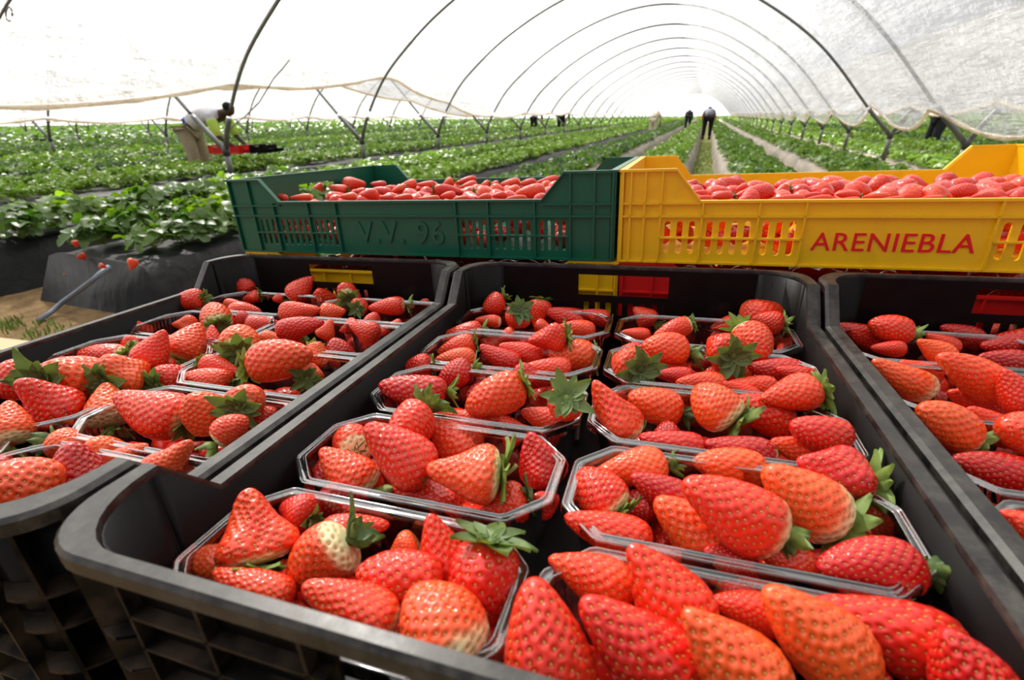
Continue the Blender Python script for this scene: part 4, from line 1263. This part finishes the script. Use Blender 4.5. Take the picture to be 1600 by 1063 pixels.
# ------------------------------------------------------------------ tunnels
ARCH = [(-4.85, .70), (-4.72, .92), (-4.55, 1.2), (-4.3, 1.52), (-3.95, 1.80), (-3.55, 2.1), (-2.95, 2.43), (-2.4, 2.66), (-1.8, 2.83), (-1.2, 2.90), (-.5, 2.84), (.1, 2.64), (.6, 2.38), (1.1, 2.06), (1.45, 1.78), (1.75, 1.48), (2.0, 1.2), (2.2, .98), (2.38, .80), (2.55, .66)]
AX = np.array([a[0] for a in ARCH]); AZ = np.array([a[1] for a in ARCH])
SPAN = 7.4
HY = [-.6, 1.8] + [4.22 + 2.43 * i for i in range(24)]
def arc_pts(i0=0, i1=None, n=7):
    out = []
    P = ARCH[i0:i1]
    for a, b in zip(P[:-1], P[1:]):
        for u in np.linspace(0, 1, n, endpoint=False):
            out.append((a[0] + (b[0] - a[0]) * u, a[1] + (b[1] - a[1]) * u))
    out.append(P[-1])
    o = np.array(out); 
    for _ in range(16): o[1:-1] = .25 * o[:-2] + .5 * o[1:-1] + .25 * o[2:]
    return o
AP = arc_pts()
TN = {0: 'the middle tunnel', -1: 'the next tunnel on the left', -2: 'the second tunnel on the left', 1: 'the next tunnel on the right', -3: 'the third tunnel on the left'}
for t in (0, -1, -2, 1):
    ys = HY if t == 0 else HY[1:14] if t in (-1, 1) else HY[2:11]
    for i, y in enumerate(ys):
        g = MB()
        g.tube([(p[0] + SPAN * t, y, p[1]) for p in AP if p[1] > 1.006], .0175 if y < 12 else .020, 8)
        n = i + 1
        nn = NTH[n - 1] if n <= 20 else {21: 'twenty-first', 22: 'twenty-second', 23: 'twenty-third', 24: 'twenty-fourth', 25: 'twenty-fifth', 26: 'twenty-sixth'}[n]
        tag(g.build('tunnel_hoop', M_STEEL, None, True), f'thin steel hoop of {TN[t]}, {nn} counted from the near end', 'hoop', 'steel tunnel hoops')
def post(x, y, lab, zj=.68, fine=True):
    r = thing('support_post', lab, 'post', Matrix.Translation((x, y, 0)), 'Y-shaped support posts')
    n = 10 if fine else 6
    zb = 0.
    for (x0, x1, ys, h) in BEDS.values():
        if x0 - .08 < x < x1 + .08 and y > ys - .1: zb = h + .012
    g = MB(); g.tube([(0, 0, zb), (0, 0, zj)], .030, n); g.build('upright', M_STEEL, r, True)
    ks = int(np.argmax(AP[:, 1]))
    inner = [(p[0] + 4.85, 0, p[1]) for p in AP[:ks] if .80 < p[1] < 1.0]
    outer = [(p[0] - 2.55, 0, p[1]) for p in AP[ks:][::-1] if .80 < p[1] < 1.0]
    for sd_ in (inner, outer):
        g = MB(); g.tube([(0, 0, zj - .05)] + sd_, .027, n)
        g.build('arm', M_STEEL, r, True)
    g = MB(); g.tube([(0, 0, zj - .09), (0, 0, zj + .01)], .036, n); g.build('clamp', M_DARKSTEEL, r, True)
for t, lim in ((0, 22), (1, 20), (-1, 16), (2, 10), (-2, 9), (-3, 7)):
    x = 2.55 + SPAN * (t - 1)
    for i, y in enumerate(HY[1:1 + lim]):
        n = i + 1
        nn = NTH[n - 1] if n <= 20 else {21: 'twenty-first', 22: 'twenty-second'}[n]
        rowname = {0: 'left row of the middle tunnel', 1: 'right row of the middle tunnel', -1: 'row one tunnel further left', 2: 'row one tunnel further right', -2: 'row two tunnels further left', -3: 'row three tunnels further left'}[t]
        post(x, y, f'grey Y-topped steel post, {nn} from the near end, {rowname}', .68, y < 14)

def film(name, label, xs, yhoops, lo_left, lo_right, cut, seed, sag=.05, under=0.):
    """plastic sheet over the hoops between arch indexes; hem heights given per hoop bay"""
    r = np.random.default_rng(seed)
    root = thing(name, label, 'plastic sheet', Matrix.Translation((0, 0, 0)))
    sub = 10
    Y = []
    for a, b in zip(yhoops[:-1], yhoops[1:]):
        Y += [a + (b - a) * i / sub for i in range(sub)]
    Y.append(yhoops[-1])
    # arc-length parameter of the arch
    s = np.concatenate([[0], np.cumsum(np.hypot(np.diff(AP[:, 0]), np.diff(AP[:, 1])))])
    top = len(AP) // 2
    rings = []; hemL = []; hemR = []
    M = 46
    for j, y in enumerate(Y):
        ph = (j % sub) / sub
        sg = math.sin(math.pi * ph)
        zl, zr = lo_left(y, sg), lo_right(y, sg)
        il = np.interp(zl, AP[:np.argmax(AP[:, 1]) + 1, 1], s[:np.argmax(AP[:, 1]) + 1])
        k0 = np.argmax(AP[:, 1])
        ir = np.interp(-zr, -AP[k0:, 1], s[k0:])
        ss = np.linspace(il, ir, M)
        px = np.interp(ss, s, AP[:, 0]); pz = np.interp(ss, s, AP[:, 1])
        nx_ = np.gradient(pz); nz_ = -np.gradient(px); ln = np.hypot(nx_, nz_) + 1e-9
        drop = sag * sg * np.ones(M)
        wig = r.normal(0, .004, M)
        fr_ = np.clip((np.linspace(0, 1, M) - .50) / .12, 0, 1)
        off = -.05 + .10 * fr_ * under * (1 - math.exp(-((y - 9.09) / .6) ** 2))   # past the ridge the sheet is clipped under most hoops
        px = px + nx_ / ln * (drop + off + wig); pz = pz + nz_ / ln * (drop + off + wig)
        rings.append([(px[i] + xs, y, pz[i]) for i in range(M)])
        hemL.append((px[0] + xs, y, pz[0])); hemR.append((px[-1] + xs, y, pz[-1]))
    b = MB()
    v = [p for rg in rings for p in rg]
    f = [(j * M + i, j * M + i + 1, (j + 1) * M + i + 1, (j + 1) * M + i) for j in range(len(Y) - 1) for i in range(M - 1)]
    b.add(v, f)
    b.build('sheet', M_FILM, root, True)
    for hem in (hemL, hemR):
        g = MB(); g.tube(hem, [.013 + .010 * abs(math.sin(i * 1.3)) for i in range(len(hem))], 7)
        g.build('rolled_hem', M_ROLL, root, True)
    return root
def hl(y, sg):      # left hem of the middle tunnel: lifted high near the second hoop
    base = np.interp(y, [-1, 2.4, 4.0, 5.1, 7.0, 9.1, 11.4, 14, 80], [.95, 1.06, 1.22, 1.30, 1.46, 1.16, .92, 1.0, 1.0])
    return base - .05 * sg
def hr(y, sg): return 1.0 - .2 * sg
rf = film('tunnel_roof', 'white translucent plastic sheet over the middle tunnel, wrinkled on its right flank', 0, HY, hl, hr, None, 1, .03, 1.)
rf['kind'] = 'structure'
film('tunnel_film', 'white plastic sheet over the next tunnel on the left, its hem low over the plants', -SPAN, HY[1:16], lambda y, s: .98 - .08 * s, lambda y, s: hl(y, s) + .03, None, 2, .04)
film('tunnel_film', 'white plastic sheet over the second tunnel on the left, far off', -2 * SPAN, HY[1:14], lambda y, s: .98 - .08 * s, lambda y, s: 1.0 - .10 * s, None, 3, .04)
film('tunnel_film', 'white plastic sheet over the next tunnel on the right', SPAN, HY[1:16], lambda y, s: 1.0 - .1 * s, lambda y, s: 1.0 - .1 * s, None, 4, .04)
# loose wires
g = MB(); a, b_ = gp, None
def at_y(px, py, y):
    d = C2W @ pray(px, py); return O + d * (y / d[1])
g.tube([at_y(352, 210, 4.25), at_y(365, 196, 4.3), at_y(381, 184, 4.35), at_y(405, 160, 4.4), at_y(428, 122, 4.5), at_y(441, 108, 4.5), at_y(452, 94, 4.5)], .006, 6)
tag(g.build('loose_wire', M_STEEL, None, True), 'thin loose wire rising crookedly from the nearest left post', 'wire')
c = thing('wire_clip', 'grey wire hook dangling at the top left corner', 'hook', Matrix.Translation((0, 0, 0)))
g = MB(); y = 1.75
g.tube([at_y(-6, 36, y), at_y(2, 22, y), at_y(10, 8, y), at_y(20, -6, y)], .006, 7); g.build('shank', M_STEEL, c, True)
g = MB(); g.tube([at_y(14 + 5 * math.cos(t), 22 + 11 * math.sin(t), y) for t in np.linspace(1.2, 6.6, 14)], .0035, 7); g.build('loop', M_STEEL, c, True)

# ------------------------------------------------------------------ people
def skin_obj(name, parent, mt, chains, sub=2):
    """one continuous surface grown over connected joints"""
    V, E, R = [], [], []
    idx = {}
    for ch in chains:
        prev = None
        for (key, p, r_) in ch:
            if key in idx: i = idx[key]
            else:
                i = len(V); idx[key] = i; V.append(p); R.append(r_)
            if prev is not None and prev != i: E.append((prev, i))
            prev = i
    me = bpy.data.meshes.new(name)
    me.from_pydata(V, E, [])
    me.materials.append(mt)
    o = ob(name, me, parent)
    md = o.modifiers.new('Skin', 'SKIN'); md.use_smooth_shade = True
    sd = me.skin_vertices[0].data if me.skin_vertices else None
    if sd:
        for i, q in enumerate(sd):
            q.radius = R[i] if isinstance(R[i], tuple) else (R[i], R[i])
            q.use_root = (i == 0)
    s2 = o.modifiers.new('Sub', 'SUBSURF'); s2.levels = sub; s2.render_levels = sub
    return o
def worker(label, M, cols, hat='hair', arm=(.82, .52), sleeves=None, detail=True):
    root = thing('person', label, 'person', M, 'field workers bending over the beds')
    sh, tr_, hd, boot = cols
    body = [[('pel', (0, 0, .86), .11), ('sp1', (.16, 0, .95), .10), ('sp2', (.36, 0, 1.02), .115), ('sho', (.55, 0, 1.05), .10), ('nk', (.64, 0, 1.06), .055), ('hd1', (.70, 0, 1.07), .075), ('hd2', (.77, 0, 1.10), .085), ('hd3', (.80, 0, 1.15), .05)]]
    for s in (-1, 1):
        body.append([('pel', 0, 0), ('hip%d' % s, (-.01, .10 * s, .80), .085), ('kn%d' % s, (.05, .12 * s, .45), .058), ('an%d' % s, (-.03, .12 * s, .08), .04), ('toe%d' % s, (.12, .13 * s, .03), .03)])
        body.append([('sho', 0, 0), ('sd%d' % s, (.54, .17 * s, 1.0), .055), ('el%d' % s, (.62, .21 * s, .74), .042), ('wr%d' % s, (arm[0], .15 * s, arm[1]), .03), ('pa%d' % s, (arm[0] + .06, .13 * s, arm[1] - .04), .032)])
    o = skin_obj('body', root, M_SKIN, body)
    if detail:
        for s in (-1, 1):
            for q in range(5):
                bx, by, bz = arm[0] + .06, .13 * s, arm[1] - .04
                if q == 4: pts = [(bx - .02, by - .02 * s, bz), (bx + .015, by - .045 * s, bz - .015), (bx + .035, by - .05 * s, bz - .04)]
                else:
                    yy = by + (q - 1.5) * .017; ln = (.06, .072, .068, .052)[q]
                    pts = [(bx + .01, yy, bz - .01), (bx + .03 + ln * .4, yy, bz - .03), (bx + .03 + ln * .55, yy - .004 * s, bz - .03 - ln * .6)]
                skin_obj('finger', o, M_SKIN, [[('f%d' % i, p, .009 - .001 * i) for i, p in enumerate(pts)]], 1)
    shirt = [[('a', (.02, 0, .90), .15), ('b', (.16, 0, .97), .145), ('c', (.36, 0, 1.03), .155), ('d', (.53, 0, 1.05), .13), ('e', (.61, 0, 1.05), .075)]]
    for s in (-1, 1):
        shirt.append([('d', 0, 0), ('u%d' % s, (.54, .18 * s, 1.0), .08), ('v%d' % s, (.59, .20 * s, .86), .068)] + ([('w%d' % s, (.62, .21 * s, .74), .058)] if not sleeves else []))
    skin_obj('shirt', root, sh, shirt)
    if sleeves:
        for s in (-1, 1):
            skin_obj('sleeve', root, sleeves, [[('x', (.545, .185 * s, .99), .086), ('y', (.60, .205 * s, .84), .075), ('z', (.63, .21 * s, .72), .062)]])
    tro = [[('p', (.0, 0, .88), .145)]]
    for s in (-1, 1):
        tro.append([('p', 0, 0), ('h%d' % s, (-.01, .10 * s, .79), .118), ('k%d' % s, (.05, .12 * s, .45), .085), ('l%d' % s, (-.02, .12 * s, .12), .07)])
    skin_obj('trousers', root, tr_, tro)
    skin_obj('waistband', root, cloth('waistband', (.03, .06, .3)) if detail else sh, [[('a', (-.01, 0, .885), .152), ('b', (.05, 0, .915), .155)]], 1)
    skin_obj('headscarf' if hat == 'scarf' else 'hat', root, hd, [[('a', (.69, 0, 1.10), .075), ('b', (.755, 0, 1.135), .098), ('c', (.80, 0, 1.19), .07)]])
    for s in (-1, 1):
        skin_obj('boot', root, boot, [[('a', (-.03, .12 * s, .14), .06), ('b', (-.03, .12 * s, .05), .055), ('c', (.06, .125 * s, .04), .05), ('d', (.14, .13 * s, .035), .035)]], 1)
    return root
C_ = lambda n, c: cloth(n, c)
white, khaki, dark, neon, blue, grey, pale, orange, black = C_('white_cloth', (.62, .62, .66)), C_('khaki_cloth', (.40, .32, .23)), C_('dark_cloth', (.02, .02, .025)), C_('neon_cloth', (.50, .70, .12)), C_('blue_cloth', (.05, .10, .32)), C_('grey_cloth', (.32, .33, .40)), C_('pale_cloth', (.62, .55, .42)), C_('orange_cloth', (.5, .12, .05)), C_('black_cloth', (.012, .012, .014))
def RZ(x, y, a, s=1.): return Matrix.Translation((x, y, 0)) @ Matrix.Rotation(math.radians(a), 4, 'Z') @ Matrix.Scale(s, 4)
worker('person bending low in white shirt, neon green sleeves and khaki trousers over a red crate', RZ(-7.42, 5.9, 12, .98), (white, khaki, black, black), 'scarf', (.80, .60), neon)
worker('person in dark clothes and pale top bending in the grass path', RZ(.08, 22.5, 90, 1.), (grey, black, black, black), 'scarf', (.78, .5), orange, False)
worker('person with blue head covering stooping just left of the path, far off', RZ(-1.09, 36, 90, 1.), (dark, dark, blue, black), 'hat', (.78, .5), None, False)
worker('person in pale beige clothes bending over the bed foliage', RZ(-2.26, 25, 80, .9), (pale, pale, pale, black), 'hat', (.78, .5), None, False)
worker('person in black clothes standing stooped by the left posts', RZ(-7.40, 28, 85, 1.1), (black, black, black, black), 'scarf', (.78, .5), None, False)
worker('person in dark clothes with a reddish top stooping furthest left of the distant group', RZ(-9.28, 29, 80, 1.05), (dark, dark, orange, black), 'scarf', (.78, .5), C_('maroon_cloth', (.3, .04, .05)), False)
worker('person in grey shirt and dark trousers bending beyond the right-hand posts', RZ(4.76, 14.0, 190, 1.), (grey, dark, dark, black), 'hat', (.80, .55), None, False)
# worker's red crate, a dark one beside it
slot_crate('harvest_crate', 'small red crate on the bed in front of the bending worker', RZ(-6.72, 5.55, 10) @ Matrix.Translation((0, 0, .50)), M_RED, .50, .34, .11, .09, None, None, (.004, .25, .496), [(.05, .2, 6), (.3, .45, 6)])
slot_crate('harvest_crate', 'small black crate beside the red one by the bending worker', RZ(-6.2, 5.8, 10) @ Matrix.Translation((0, 0, .50)), M_BLACK, .25, .3, .11, .09, None, None, (.004, .2, .396), [(.05, .15, 4), (.25, .35, 4)])

# ------------------------------------------------------------------ light
w = bpy.data.worlds.new('sky'); SC.world = w
w.use_nodes = True
nt = w.node_tree
bg = nt.nodes['Background']
SUN_DIR = Vector((.57, -.52, -.76)).normalized()      # the way the light travels: from high ahead on the left
tc = nt.nodes.new('ShaderNodeTexCoord'); vd = nt.nodes.new('ShaderNodeVectorMath'); vd.operation = 'DOT_PRODUCT'
nt.links.new(tc.outputs['Generated'], vd.inputs[0]); vd.inputs[1].default_value = -SUN_DIR
rp = nt.nodes.new('ShaderNodeValToRGB')               # hazy white sky, brightest around the sun
el = rp.color_ramp.elements
el[0].position = .0; el[0].color = (.30, .32, .35, 1)
el[1].position = 1.; el[1].color = (4.0, 3.9, 3.7, 1)
x = el.new(.5); x.color = (.42, .44, .48, 1)
x = el.new(.70); x.color = (1.0, 1.01, 1.04, 1)
x = el.new(.83); x.color = (2.6, 2.57, 2.52, 1)
mr = nt.nodes.new('ShaderNodeMapRange'); mr.inputs[1].default_value = -1.; mr.inputs[2].default_value = 1.
nt.links.new(vd.outputs['Value'], mr.inputs[0]); nt.links.new(mr.outputs[0], rp.inputs[0]); nt.links.new(rp.outputs[0], bg.inputs[0])
bg.inputs[1].default_value = 1.0
sun = bpy.data.lights.new('sun', 'SUN'); sun.energy = 7.6; sun.angle = math.radians(2.0); sun.color = (1, .95, .87)
so = bpy.data.objects.new('sun', sun); COL.objects.link(so)
sd = SUN_DIR
so.rotation_euler = sd.to_track_quat('-Z', 'Y').to_euler()
SC.view_settings.view_transform = 'Standard'
SC.view_settings.look = 'None'
SC.view_settings.exposure = 0.
SC.view_settings.gamma = 1.
SC.view_settings.use_curve_mapping = False
SC.cycles.transparent_max_bounces = 24
SC.cycles.max_bounces = 7
SC.cycles.sample_clamp_indirect = 6.
SC.cycles.use_denoising = True
